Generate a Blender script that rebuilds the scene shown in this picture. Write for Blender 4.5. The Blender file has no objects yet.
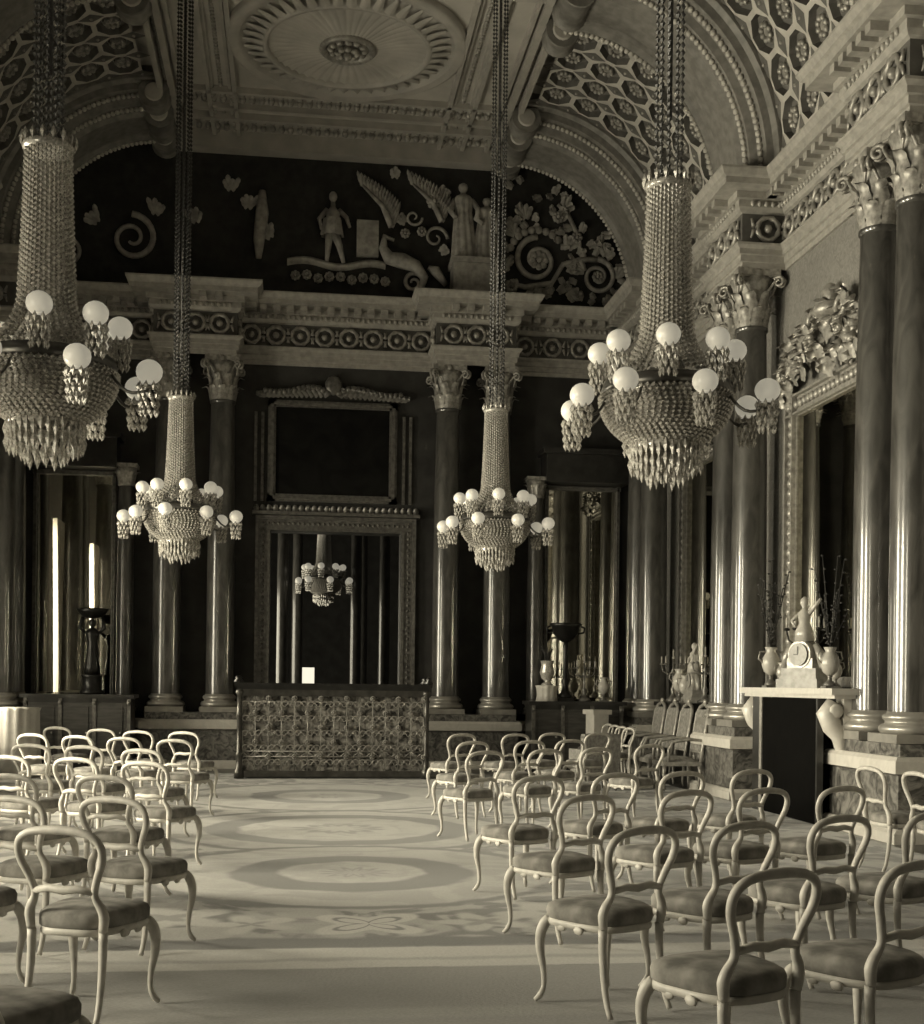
import bpy, math, random
from mathutils import Vector, Matrix
random.seed(7)
PI = math.pi
S = bpy.context.scene
COL = S.collection

# ------------------------------------------------------------------ camera, light, exposure
cam_d = bpy.data.cameras.new('camera'); cam = bpy.data.objects.new('camera', cam_d); COL.objects.link(cam)
cam_d.sensor_fit = 'HORIZONTAL'; cam_d.sensor_width = 36; cam_d.lens = 36 * 1290 / 924
cam_d.shift_y = (684 - 512) / 924; cam_d.clip_end = 200; cam_d.clip_start = 0.05
TH, RO = 0.1299, 0.0118
fwd = Vector((math.sin(TH), math.cos(TH), 0)); rgt = Vector((math.cos(TH), -math.sin(TH), 0)); up = Vector((0, 0, 1))
r2 = rgt * math.cos(RO) + up * math.sin(RO); u2 = up * math.cos(RO) - rgt * math.sin(RO)
m = Matrix((r2, u2, -fwd)).transposed().to_4x4(); m.translation = Vector((-0.7, 0, 1.5))
cam.matrix_world = m
S.camera = cam
S.view_settings.view_transform = 'Standard'; S.view_settings.look = 'None'
S.view_settings.exposure = 0.2; S.view_settings.gamma = 1.0; S.view_settings.use_curve_mapping = False
W = bpy.data.worlds.new('world'); S.world = W; W.use_nodes = True
W.node_tree.nodes['Background'].inputs[0].default_value = (1, .93, .74, 1)
W.node_tree.nodes['Background'].inputs[1].default_value = 0.9
WIN_Y = [0.9, 5.5, 10.3, 15.0, 19.8]
WIN_P = [30, 560, 1050, 1230, 480]
def area(name, loc, rot, sx, sy, p, col=(1, .92, .705), spread=PI):
    d = bpy.data.lights.new(name, 'AREA'); d.shape = 'RECTANGLE'; d.size = sx; d.size_y = sy; d.energy = p; d.color = col; d.spread = spread
    o = bpy.data.objects.new(name, d); COL.objects.link(o); o.location = loc; o.rotation_euler = rot; return o
for y, p in zip(WIN_Y, WIN_P):      # daylight outside each tall window of the garden wall
    area('window_daylight', (-6.75, y, 2.5), (0, -PI / 2, 0), 4.4, 2.3, p, spread=2.35)
area('next_room_window_daylight', (-5.2, 33, 2.4), (0, -PI / 2, 0), 3.2, 6.0, 240)

# ------------------------------------------------------------------ helpers
class MB:
    def __init__(s): s.v = []; s.f = []; s.mi = []; s.sm = []
    def add(s, vs, fs, mi=0, sm=False):
        b = len(s.v); s.v += [tuple(v) for v in vs]; s.f += [tuple(i + b for i in f) for f in fs]
        s.mi += [mi] * len(fs); s.sm += [sm] * len(fs)
    def box(s, x0, x1, y0, y1, z0, z1, mi=0):
        s.add([(x0, y0, z0), (x1, y0, z0), (x1, y1, z0), (x0, y1, z0), (x0, y0, z1), (x1, y0, z1), (x1, y1, z1), (x0, y1, z1)],
              [(0, 3, 2, 1), (4, 5, 6, 7), (0, 1, 5, 4), (1, 2, 6, 5), (2, 3, 7, 6), (3, 0, 4, 7)], mi)
    def lathe(s, prof, n=24, c=(0, 0, 0), ax='z', mi=0, sm=True, cap=True, flute=None):
        vs = []; fs = []
        for (r, z) in prof:
            for k in range(n):
                a = 2 * PI * k / n; rr = r * (flute(a, z) if flute else 1)
                x, y = rr * math.cos(a), rr * math.sin(a)
                if ax == 'z': p = (c[0] + x, c[1] + y, c[2] + z)
                elif ax == 'y': p = (c[0] + x, c[1] + z, c[2] + y)
                else: p = (c[0] + z, c[1] + x, c[2] + y)
                vs.append(p)
        for i in range(len(prof) - 1):
            for k in range(n):
                k2 = (k + 1) % n; fs.append((i * n + k, i * n + k2, (i + 1) * n + k2, (i + 1) * n + k))
        s.add(vs, fs, mi, sm)
        if cap: s.fan(tuple(range(n))[::-1], vs, mi); s.fan(tuple((len(prof) - 1) * n + k for k in range(n)), vs, mi)
    def fan(s, idx, vs, mi):
        b = len(s.v) - len(vs); s.f.append(tuple(i + b for i in idx)); s.mi.append(mi); s.sm.append(False)
    def tube(s, pts, rad, n=8, mi=0, closed=False, flat=1.0, sm=True):
        pts = [Vector(p) for p in pts]; N = len(pts)
        if not hasattr(rad, '__len__'): rad = [rad] * N
        vs = []; fs = []; prev = None
        for i, p in enumerate(pts):
            if closed: t = pts[(i + 1) % N] - pts[i - 1]
            else: t = pts[min(i + 1, N - 1)] - pts[max(i - 1, 0)]
            if t.length < 1e-9: t = Vector((0, 0, 1))
            t.normalize()
            if prev is None:
                a = Vector((0, 1, 0)) if abs(t.y) < .9 else Vector((1, 0, 0))
                u = (a - t * a.dot(t)).normalized()
            else: u = (prev - t * prev.dot(t)); u = u.normalized() if u.length > 1e-6 else t.orthogonal().normalized()
            prev = u; w = t.cross(u)
            for k in range(n):
                an = 2 * PI * k / n; vs.append(p + (u * math.cos(an) * flat + w * math.sin(an)) * rad[i])
        M = N if closed else N - 1
        for i in range(M):
            j = (i + 1) % N
            for k in range(n):
                k2 = (k + 1) % n; fs.append((i * n + k, i * n + k2, j * n + k2, j * n + k))
        s.add(vs, fs, mi, sm)
        if not closed: s.fan(tuple(range(n))[::-1], vs, mi); s.fan(tuple((N - 1) * n + k for k in range(n)), vs, mi)
    def ball(s, c, rx, ry=None, rz=None, n=8, mi=0, sm=True):
        ry = ry or rx; rz = rz or rx; m_ = max(3, n // 2); vs = []; fs = []
        for i in range(m_ + 1):
            t = PI * i / m_
            for k in range(n):
                a = 2 * PI * k / n
                vs.append((c[0] + rx * math.sin(t) * math.cos(a), c[1] + ry * math.sin(t) * math.sin(a), c[2] - rz * math.cos(t)))
        for i in range(m_):
            for k in range(n):
                k2 = (k + 1) % n; fs.append((i * n + k, i * n + k2, (i + 1) * n + k2, (i + 1) * n + k))
        s.add(vs, fs, mi, sm)
    def oct(s, c, r, h=None, mi=0):
        h = h or r; x, y, z = c
        s.add([(x + r, y, z), (x, y + r, z), (x - r, y, z), (x, y - r, z), (x, y, z + h), (x, y, z - h)],
              [(0, 1, 4), (1, 2, 4), (2, 3, 4), (3, 0, 4), (1, 0, 5), (2, 1, 5), (3, 2, 5), (0, 3, 5)], mi)
    def grid(s, fn, nu, nv, mi=0, sm=True):
        vs = [fn(i / nu, j / nv) for i in range(nu + 1) for j in range(nv + 1)]
        fs = [(i * (nv + 1) + j, (i + 1) * (nv + 1) + j, (i + 1) * (nv + 1) + j + 1, i * (nv + 1) + j + 1) for i in range(nu) for j in range(nv)]
        s.add(vs, fs, mi, sm)
    def sweep(s, path, prof, mi=0, close_prof=False):
        """extrude a (d, z) profile along a plan path; d grows to the left of the path direction"""
        P = [Vector((p[0], p[1])) for p in path]; N = len(P); ms = []
        for i in range(N):
            def nrm(a, b): d = (b - a).normalized(); return Vector((-d.y, d.x))
            if i == 0: q = nrm(P[0], P[1])
            elif i == N - 1: q = nrm(P[-2], P[-1])
            else:
                n1 = nrm(P[i - 1], P[i]); n2 = nrm(P[i], P[i + 1]); q = (n1 + n2) / (1 + n1.dot(n2))
            ms.append(q)
        K = len(prof); vs = []; fs = []
        for i in range(N):
            for d, z in prof: vs.append((P[i].x + ms[i].x * d, P[i].y + ms[i].y * d, z))
        kk = K if close_prof else K - 1
        for i in range(N - 1):
            for k in range(kk):
                k2 = (k + 1) % K; fs.append((i * K + k, (i + 1) * K + k, (i + 1) * K + k2, i * K + k2))
        s.add(vs, fs, mi)
    def xf(s, M, start=0):
        for i in range(start, len(s.v)): s.v[i] = tuple(M @ Vector(s.v[i]))
        return s
    def build(s, name, mats, parent=None, kind=None):
        me = bpy.data.meshes.new(name); me.from_pydata(s.v, [], s.f)
        for mt in (mats if isinstance(mats, (list, tuple)) else [mats]): me.materials.append(mt)
        me.polygons.foreach_set('material_index', s.mi); me.polygons.foreach_set('use_smooth', s.sm); me.update()
        o = bpy.data.objects.new(name, me); COL.objects.link(o)
        if parent: o.parent = parent
        if kind: o['kind'] = kind
        return o
def thing(name, label, cat, loc=(0, 0, 0), rz=0, group=None):
    o = bpy.data.objects.new(name, None); COL.objects.link(o); o.location = loc; o.rotation_euler = (0, 0, rz)
    o.empty_display_size = .1; return tag(o, label, cat, group)
def tag(o, label, cat, group=None):
    o['label'] = label; o['category'] = cat
    if group: o['group'] = group
    return o
def children(o): return [c for c in KIDS.get(o.name, [])]
KIDS = {}
def index_children():
    KIDS.clear()
    for o in COL.objects:
        if o.parent: KIDS.setdefault(o.parent.name, []).append(o)
def dup(root, loc, rz, label, group=None):
    def cp(o, par):
        c = o.copy(); COL.objects.link(c)
        if par: c.parent = par
        for ch in KIDS.get(o.name, []): cp(ch, c)
        return c
    r = cp(root, None); r.location = loc; r.rotation_euler = (0, 0, rz); r['label'] = label
    if group: r['group'] = group
    return r
def smooth_path(pts, rad, k=3):
    P = [Vector(p) for p in pts]; n = len(P)
    if not hasattr(rad, '__len__'): rad = [rad] * n
    o, r = [], []
    for i in range(n - 1):
        a, b_, c, d = P[max(i - 1, 0)], P[i], P[i + 1], P[min(i + 2, n - 1)]
        for j in range(k):
            t = j / k; o.append(.5 * ((2 * b_) + (c - a) * t + (2 * a - 5 * b_ + 4 * c - d) * t * t + (-a + 3 * b_ - 3 * c + d) * t ** 3)); r.append(rad[i] + (rad[i + 1] - rad[i]) * t)
    return o + [P[-1]], r + [rad[-1]]
def T(x=0, y=0, z=0, rz=0, sc=1): return Matrix.Translation((x, y, z)) @ Matrix.Rotation(rz, 4, 'Z') @ Matrix.Scale(sc, 4)

# ------------------------------------------------------------------ materials (a sepia print: every colour is a warm grey)
def sep(l): return (l, l * .958, l * .875, 1)
def mat(name, l, rough=.6, metal=0, var=.25, scale=6, bump=0, bscale=30, spec=.5, coat=0, emit=0, dist=0, sheen=0, l2=None, stretch=None, croug=.08):
    mt = bpy.data.materials.new(name); mt.use_nodes = True; nt = mt.node_tree; b = nt.nodes['Principled BSDF']
    b.inputs['Roughness'].default_value = rough; b.inputs['Metallic'].default_value = metal
    b.inputs['Specular IOR Level'].default_value = spec; b.inputs['Coat Weight'].default_value = coat; b.inputs['Coat Roughness'].default_value = croug
    b.inputs['Sheen Weight'].default_value = sheen
    tc = nt.nodes.new('ShaderNodeTexCoord'); mp = nt.nodes.new('ShaderNodeMapping'); nt.links.new(tc.outputs['Object'], mp.inputs[0])
    if stretch: mp.inputs['Scale'].default_value = stretch
    nz = nt.nodes.new('ShaderNodeTexNoise'); nz.inputs['Scale'].default_value = scale; nz.inputs['Detail'].default_value = 5; nz.inputs['Distortion'].default_value = dist
    nt.links.new(mp.outputs[0], nz.inputs[0])
    cr = nt.nodes.new('ShaderNodeValToRGB'); cr.color_ramp.elements[0].position = .35; cr.color_ramp.elements[1].position = .65
    cr.color_ramp.elements[0].color = sep(l * (1 - var)); cr.color_ramp.elements[1].color = sep(l2 if l2 else l * (1 + var))
    nt.links.new(nz.outputs[0], cr.inputs[0]); nt.links.new(cr.outputs[0], b.inputs['Base Color'])
    if bump:
        n2 = nt.nodes.new('ShaderNodeTexNoise'); n2.inputs['Scale'].default_value = bscale; nt.links.new(mp.outputs[0], n2.inputs[0])
        bp = nt.nodes.new('ShaderNodeBump'); bp.inputs['Strength'].default_value = bump; bp.inputs['Distance'].default_value = .02
        nt.links.new(n2.outputs[0], bp.inputs['Height']); nt.links.new(bp.outputs[0], b.inputs['Normal'])
    if emit: b.inputs['Emission Color'].default_value = (1, .93, .74, 1); b.inputs['Emission Strength'].default_value = emit
    return mt
M = {}
M['plaster'] = mat('pale_plaster', .42, .6, var=.12, scale=3)
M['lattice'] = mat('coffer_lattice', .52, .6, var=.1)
M['arch'] = mat('arch_paint', .21, .55, var=.2, scale=8)
M['cornice'] = mat('cream_gilt_cornice', .38, .45, .1, var=.15, scale=10)
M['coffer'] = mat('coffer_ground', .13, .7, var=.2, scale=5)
M['ceiling'] = mat('ceiling_paint', .46, .7, var=.12, scale=2)
M['gilt'] = mat('old_gilding', .34, .38, .35, var=.25, scale=14, bump=.2)
M['gilt_dark'] = mat('dark_gilding', .16, .35, .35, var=.3, scale=14, bump=.2)
M['damask'] = mat('silk_damask', .20, .75, var=.22, scale=9, dist=2.5, bump=.1, sheen=.2)
M['dark_wall'] = mat('shade_toned_wall', .035, .75, var=.3, scale=3)  # far wall's shade is put into this colour, well below the damask
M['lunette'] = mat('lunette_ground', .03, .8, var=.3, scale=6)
M['shaft'] = mat('polished_marble_shaft', .07, .28, var=.4, scale=5, dist=1.5, coat=.9, stretch=(1, 1, .35), croug=.10)
M['base'] = mat('gilt_column_base', .38, .3, .5, var=.15)
M['cap'] = mat('gilt_capital', .33, .4, .25, var=.35, scale=16)
M['marble'] = mat('speckled_marble', .14, .35, var=.7, scale=7, dist=2, coat=.3)
M['case_back'] = mat('painted_glass_haze', .13, .35, .1, var=.7, scale=9, l2=.42, dist=1)  # pale mottling paints in the reflections and haze of the case glazing
M['clock_stone'] = mat('clock_marble', .24, .4, var=.25, scale=12)
M['white_marble'] = mat('white_marble', .56, .35, var=.07, scale=5, dist=2)
M['frieze'] = mat('frieze_ground', .10, .7, var=.2)
M['crystal'] = mat('cut_crystal', .42, .2, .2, var=.4, scale=60, spec=.8)
M['opal'] = mat('opal_glass', .65, .3, var=.02, emit=.22)
M['stem_crystal'] = mat('smoky_crystal', .035, .3, .1, var=.4, scale=60)
M['brass'] = mat('darkened_brass', .10, .35, .7, var=.3)
M['chair'] = mat('cream_painted_wood', .54, .45, var=.1, scale=20)
M['velvet'] = mat('seat_velvet', .19, .9, var=.25, scale=10, sheen=.03, spec=.2, l2=.31)
M['dark_wood'] = mat('ebonised_wood', .022, .3, var=.3, scale=8, coat=.3)
M['mid_wood'] = mat('walnut_veneer', .06, .35, var=.3, scale=5, stretch=(1, 1, 5))
M['black'] = mat('black_board', .004, .9, var=.2, spec=.05)
M['bronze'] = mat('dark_bronze', .02, .35, .5, var=.3)
M['porcelain'] = mat('white_porcelain', .42, .2, var=.1, scale=14)
M['curtain'] = mat('pale_curtain', .60, .85, var=.08, stretch=(3, 3, .3))
M['painting'] = mat('dark_canvas', .006, .6, var=.5, scale=2.5, dist=1, spec=.15)
M['upholstery'] = mat('grey_brocade', .20, .8, var=.3, scale=22)
M['relief'] = mat('relief_plaster', .34, .65, var=.25, scale=9)
M['parquet'] = mat('oak_floor', .10, .35, var=.25, scale=4, stretch=(1, 6, 1))
M['foliage'] = mat('dark_foliage', .03, .7, var=.4)
mt = bpy.data.materials.new('mirror_glass'); mt.use_nodes = True; b = mt.node_tree.nodes['Principled BSDF']
b.inputs['Base Color'].default_value = (.62, .60, .52, 1); b.inputs['Metallic'].default_value = 1; b.inputs['Roughness'].default_value = .02; M['mirror'] = mt
mt = bpy.data.materials.new('window_glass'); mt.use_nodes = True; nt = mt.node_tree; nt.nodes.remove(nt.nodes['Principled BSDF'])
tr = nt.nodes.new('ShaderNodeBsdfTransparent'); gl = nt.nodes.new('ShaderNodeBsdfGlossy'); gl.inputs['Roughness'].default_value = .02; mx = nt.nodes.new('ShaderNodeMixShader'); mx.inputs[0].default_value = .06
nt.links.new(tr.outputs[0], mx.inputs[1]); nt.links.new(gl.outputs[0], mx.inputs[2]); nt.links.new(mx.outputs[0], nt.nodes['Material Output'].inputs[0]); M['glass'] = mt

def carpet_mat():
    mt = bpy.data.materials.new('patterned_carpet'); mt.use_nodes = True; nt = mt.node_tree; L = nt.links; N = nt.nodes.new
    b = nt.nodes['Principled BSDF']; b.inputs['Roughness'].default_value = .95; b.inputs['Sheen Weight'].default_value = .2; b.inputs['Specular IOR Level'].default_value = .1
    tc = N('ShaderNodeTexCoord'); sp = N('ShaderNodeSeparateXYZ'); L.new(tc.outputs['Object'], sp.inputs[0])
    nz = N('ShaderNodeTexNoise'); nz.inputs['Scale'].default_value = 2.2; nz.inputs['Detail'].default_value = 6; L.new(tc.outputs['Object'], nz.inputs[0])
    def mth(op, a, b_=None, c=None):
        n = N('ShaderNodeMath'); n.operation = op
        for i, v in enumerate((a, b_, c)):
            if v is None: continue
            if isinstance(v, (int, float)): n.inputs[i].default_value = v
            else: L.new(v, n.inputs[i])
        return n.outputs[0]
    wob = mth('MULTIPLY', mth('SUBTRACT', nz.outputs[0], .5), .22)
    X, Y = sp.outputs[0], sp.outputs[1]
    def ss(v, a, b_):
        n = N('ShaderNodeMapRange'); n.interpolation_type = 'SMOOTHSTEP'; L.new(v, n.inputs[0]); n.inputs[1].default_value = a; n.inputs[2].default_value = b_; return n.outputs[0]
    def band(v, a, b_, w=.04): return mth('SUBTRACT', ss(v, a - w, a + w), ss(v, b_ - w, b_ + w))
    def mix(base, val, mask):   # base + (val-base)*mask
        return mth('ADD', base, mth('MULTIPLY', mth('SUBTRACT', val, base), mask))
    def dist(cx, cy, p=None):
        dx = mth('SUBTRACT', X, cx); dy = mth('SUBTRACT', Y, cy)
        r = mth('SQRT', mth('ADD', mth('MULTIPLY', dx, dx), mth('MULTIPLY', dy, dy)))
        if p:
            a = mth('ARCTAN2', dy, dx); r = mth('ADD', r, mth('MULTIPLY', mth('COSINE', mth('MULTIPLY', a, p[0])), p[1]))
        return mth('ADD', r, wob)
    n2 = N('ShaderNodeTexNoise'); n2.inputs['Scale'].default_value = 1.6; n2.inputs['Detail'].default_value = 8; n2.inputs['Distortion'].default_value = 1.8; L.new(tc.outputs['Object'], n2.inputs[0])
    v = mth('ADD', .18, mth('MULTIPLY', ss(n2.outputs[0], .42, .56), .27))
    vo = N('ShaderNodeTexVoronoi'); vo.inputs['Scale'].default_value = 3.0; L.new(tc.outputs['Object'], vo.inputs[0])
    v = mth('ADD', v, mth('MULTIPLY', ss(vo.outputs['Distance'], .25, .12), .07))
    cx = -.22
    for cy, rs in ((17.0, (.7, 1.05, 1.9)), (13.2, (1.02, 1.36, 1.75)), (10.15, (.57, .95, 1.55))):
        d = dist(cx, cy)
        v = mix(v, .48, mth('MULTIPLY', .7, mth('SUBTRACT', 1, ss(d, rs[2] - .05, rs[2] + .05))))
        v = mix(v, .16, band(d, rs[2], rs[2] + .12))
        v = mix(v, .17, band(d, rs[0], rs[1]))
        v = mix(v, .28, band(dist(cx, cy, (12, .06)), rs[0] * .25, rs[0] * .4))
    d = dist(cx, 7.98, (4, .13)); v = mix(v, .66, mth('SUBTRACT', 1, ss(d, .28, .34))); v = mix(v, .22, band(d, .10, .16, .02))
    for sx in (-1, 1):   # scrolling leaves each side of the near flower
        for ex, ey, r in ((.72, 8.0, .24), (1.25, 8.25, .34), (1.9, 7.9, .4), (2.6, 8.3, .45)):
            v = mix(v, .58, mth('SUBTRACT', 1, ss(dist(cx + sx * ex, ey, (5, .09)), r - .06, r + .06)))
            v = mix(v, .34, mth('SUBTRACT', 1, ss(dist(cx + sx * ex, ey, (4, .05)), r * .35 - .04, r * .35 + .04)))
    v = mix(v, .13, band(mth('ADD', Y, wob), 7.27, 7.55, .05))
    v = mix(v, .62, band(mth('ADD', Y, mth('MULTIPLY', wob, .1)), 6.75, 7.26, .02))
    v = mix(v, .45, band(mth('ADD', Y, mth('MULTIPLY', wob, .8)), 6.92, 7.0, .03))
    v = mix(v, .30, mth('SUBTRACT', 1, ss(Y, 6.72, 6.76)))
    v = mix(v, .36, band(Y, 5.72, 5.9, .04))
    fn = N('ShaderNodeTexNoise'); fn.inputs['Scale'].default_value = 60; L.new(tc.outputs['Object'], fn.inputs[0])
    v = mth('MULTIPLY', v, mth('ADD', .55, mth('MULTIPLY', fn.outputs[0], .3)))
    cb = N('ShaderNodeCombineColor'); L.new(v, cb.inputs[0]); L.new(mth('MULTIPLY', v, .97), cb.inputs[1]); L.new(mth('MULTIPLY', v, .90), cb.inputs[2])
    L.new(cb.outputs[0], b.inputs['Base Color'])
    bp = N('ShaderNodeBump'); bp.inputs['Strength'].default_value = .3; bp.inputs['Distance'].default_value = .01; L.new(fn.outputs[0], bp.inputs['Height']); L.new(bp.outputs[0], b.inputs['Normal'])
    return mt
M['carpet'] = carpet_mat()

# ------------------------------------------------------------------ the room
WX, YB, YF = 5.85, 23.25, -3.0       # side wall planes, far wall plane, wall behind the camera
PAIRS = [3.2, 7.9, 12.65, 17.4, 22.15]
CX0, CZ0, CA, CB_ = 3.0, 8.4, 2.6, 2.75
ZC = 11.15
mb = MB(); mb.box(-WX - .3, WX + .3, YF - .2, YB + .3, -.2, 0); mb.build('floor', M['parquet'], kind='structure')
mb = MB(); mb.grid(lambda u, v: (-4.95 + 9.9 * u, -2.4 + 23.6 * v, .012), 1, 1)
mb.add([(-4.95, -2.4, .0), (4.95, -2.4, 0), (4.95, 21.2, 0), (-4.95, 21.2, 0)], [(0, 3, 2, 1)])
mb.box(-4.95, 4.95, -2.42, -2.4, 0, .012)
tag(mb.build('carpet', M['carpet']), 'huge pale carpet with oval medallions covering the ballroom floor', 'carpet')
mb = MB(); mb.box(WX, WX + .3, YF, YB + .3, 0, 9.0); mb.build('wall_right', M['damask'], kind='structure')
# far wall with the doorway
D0, D1, DZ = -1.14, 1.20, 4.2
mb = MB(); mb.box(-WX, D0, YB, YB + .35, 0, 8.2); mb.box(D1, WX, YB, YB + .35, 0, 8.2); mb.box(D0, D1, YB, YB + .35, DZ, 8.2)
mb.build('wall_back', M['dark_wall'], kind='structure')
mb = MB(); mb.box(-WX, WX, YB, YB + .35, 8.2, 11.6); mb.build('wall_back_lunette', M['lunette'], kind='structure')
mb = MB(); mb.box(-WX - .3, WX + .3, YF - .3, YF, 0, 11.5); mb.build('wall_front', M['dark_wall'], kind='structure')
# window wall
mb = MB(); ys = [YF] + [e for y in WIN_Y for e in (y - 1.05, y + 1.05)] + [YB]
for i in range(0, len(ys), 2): mb.box(-WX - .3, -WX, ys[i], ys[i + 1], 0, 9.0)
for y in WIN_Y: mb.box(-WX - .3, -WX, y - 1.05, y + 1.05, 0, .25); mb.box(-WX - .3, -WX, y - 1.05, y + 1.05, 4.6, 9.0)
mb.build('wall_left', M['damask'], kind='structure')
for i, y in enumerate(WIN_Y):
    w = thing('window_%d' % (i + 1), '', ''); del w['label']; del w['category']; w['kind'] = 'structure'
    f = MB()
    for a, b_ in ((y - 1.05, y - .97), (y - .03, y + .03), (y + .97, y + 1.05)): f.box(-WX - .2, -WX - .1, a, b_, .25, 4.6)
    for z in (.25, 1.3, 2.4, 3.5, 4.53): f.box(-WX - .19, -WX - .11, y - 1.05, y + 1.05, z, z + .06)
    f.build('window_frame', M['plaster'], w)
    f = MB(); f.box(-WX - .155, -WX - .15, y - 1.0, y + 1.0, .3, 4.55); f.build('pane', M['glass'], w)
# ceiling and coves
mb = MB(); mb.box(-CX0, CX0, YF, YB, ZC, ZC + .2); mb.build('ceiling', M['ceiling'], kind='structure')
def cove_pt(t, y, d=0, side=1):
    c, s_ = math.cos(t), math.sin(t); n = Vector((-c * CB_, -s_ * CA)).normalized()
    return (side * (CX0 + CA * c + n.x * d), y, CZ0 + CB_ * s_ + n.y * d)
for side, nm in ((1, 'right'), (-1, 'left')):
    mb = MB(); mb.grid(lambda u, v: cove_pt(u * PI / 2, YF + v * (YB - YF), -.14, side), 24, 1)
    mb.box(*sorted((side * (CX0 + CA), side * (WX + .3))), YF, YB, 8.28, 8.45)
    mb.build('ceiling_cove_' + nm, M['plaster'], kind='structure')
    bays = [(4.36, 6.74), (9.06, 11.49), (13.81, 16.24), (18.56, 20.99)]
    for (y0, y1) in bays:
        mb = MB(); ny, nt_ = 4, 7
        for i in range(ny):
            for j in range(nt_):
                ya, yb = y0 + (y1 - y0) * i / ny, y0 + (y1 - y0) * (i + 1) / ny
                ta, tb = .06 + 1.44 * j / nt_, .06 + 1.44 * (j + 1) / nt_
                yc, tc_ = (ya + yb) / 2, (ta + tb) / 2; hy, ht = (yb - ya) / 2, (tb - ta) / 2
                P = lambda a, b_, d: cove_pt(tc_ + b_ * ht, yc + a * hy, d, side)
                k = .36
                octo = [(1, -k), (1, k), (k, 1), (-k, 1), (-1, k), (-1, -k), (-k, -1), (k, -1)]
                sc = lambda q, d: [P(a * q, b_ * q, d) for a, b_ in octo]
                V = [P(1, 1, 0), P(-1, 1, 0), P(-1, -1, 0), P(1, -1, 0)] + sc(1, 0) + sc(.86, 0) + sc(.86, -.0) + sc(.80, -.10) + sc(.55, -.11) + sc(.48, -.07) + sc(.2, -.05)
                F = [(0, 6, 5), (1, 8, 7), (2, 10, 9), (3, 4, 11)]
                mb.add(V, F, 0)
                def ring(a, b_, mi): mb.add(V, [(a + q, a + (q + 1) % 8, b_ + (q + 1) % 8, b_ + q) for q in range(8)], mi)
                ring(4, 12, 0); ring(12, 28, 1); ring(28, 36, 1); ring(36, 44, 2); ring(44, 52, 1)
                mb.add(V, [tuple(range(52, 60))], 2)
                for q in range(8):    # rosette petals
                    a = 2 * PI * q / 8; mb.ball(P(.34 * math.cos(a), .34 * math.sin(a), -.045), .045, n=6, mi=2)
        for i in range(ny + 1):
            for j in range(nt_ + 1):   # little diamonds where the octagons meet
                y = y0 + (y1 - y0) * i / ny; t = .06 + 1.44 * j / nt_; dt = .075; dy = .11
                mb.add([cove_pt(t + a, y + b_, .004, side) for a, b_ in ((dt, 0), (0, dy), (-dt, 0), (0, -dy))], [(0, 1, 2, 3)], 1)
                mb.ball(cove_pt(t, y, .01, side), .03, n=6, mi=2)
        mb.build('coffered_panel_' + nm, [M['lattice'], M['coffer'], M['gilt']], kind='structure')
    for ci, c in enumerate(PAIRS):     # transverse arches over the column pairs
        h = 1.13
        prof = [(-h, -.14), (-h, .05), (-h + .07, .10), (-h + .14, .05), (-h + .16, .16), (-h + .38, .20), (-h + .42, .30), (-h + .56, .34), (-h + .62, .28), (-.35, .26), (-.3, .32),
                (.3, .32), (.35, .26), (h - .62, .28), (h - .56, .34), (h - .42, .30), (h - .38, .20), (h - .16, .16), (h - .14, .05), (h - .07, .10), (h, .05), (h, -.14)]
        if c > 22: prof = [(a if a < .9 else .95, b_) for a, b_ in prof]
        mb = MB(); n = 26; K = len(prof)
        vs = [cove_pt(i / n * PI / 2, c + a, d, side) for i in range(n + 1) for a, d in prof]
        fs = [(i * K + k, (i + 1) * K + k, (i + 1) * K + k + 1, i * K + k + 1) for i in range(n) for k in range(K - 1)]
        mb.add(vs, fs, 0)
        for yy in (-h + .27, -h + .49, h - .49, h - .27):
            for i in range(46):
                t = (i + .5) / 46 * PI / 2; mb.ball(cove_pt(t, c + yy, .21 if abs(yy) > .75 else .34, side), .042, .05, .042, n=6, mi=1)
        # scrolled ends where the arch meets the flat ceiling
        for yy, w in ((-h + .2, .34), (0, .7), (h - .2 if c < 22 else .8, .34)):
            x = side * (CX0 + .02)
            mb.lathe([(.24, -w / 2), (.25, -w / 2 + .03), (.22, -w / 2 + .05), (.22, w / 2 - .05), (.25, w / 2 - .03), (.24, w / 2)], 20, (x, c + yy, ZC - .26), 'y', 0)
            mb.lathe([(.13, -w / 2 - .03), (.15, -w / 2), (.15, w / 2), (.13, w / 2 + .03)], 16, (x, c + yy, ZC - .26), 'y', 1)
            mb.box(x - .30, x + .30, c + yy - w / 2, c + yy + w / 2, ZC - .10, ZC)
        mb.build('trim_cove_arch_' + nm, [M['arch'], M['lattice']], kind='structure')
# flat ceiling mouldings
mb = MB()
for s_ in (-1, 1):
    for a, w, d in ((1.76, .07, .10), (1.84, .05, .05), (2.12, .05, .05), (2.18, .07, .10), (2.62, .06, .10), (2.75, .10, .16), (2.92, .08, .22)):
        x = s_ * a; mb.box(x - w / 2, x + w / 2, YF, YB, ZC - d, ZC)
    for i in range(150):
        mb.ball((s_ * 1.98, 8 + i * .10, ZC - .01), .04, .045, .03, n=6, mi=1)
        mb.ball((s_ * 2.84, 8 + i * .10, ZC - .05), .035, .035, .05, n=6, mi=1)
mb.build('trim_ceiling_ribs', [M['plaster'], M['gilt']], kind='structure')
mb = MB()
for c in PAIRS[:-1]: mb.box(-2.95, 2.95, c - .42, c + .42, ZC - .09, ZC)
mb.box(-2.95, 2.95, 21.25, 21.33, ZC - .1, ZC); mb.box(-2.95, 2.95, 21.85, 21.93, ZC - .1, ZC); mb.box(-2.95, 2.95, 22.2, 22.3, ZC - .12, ZC); mb.box(-2.95, 2.95, 22.95, YB, ZC - .3, ZC)
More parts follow.
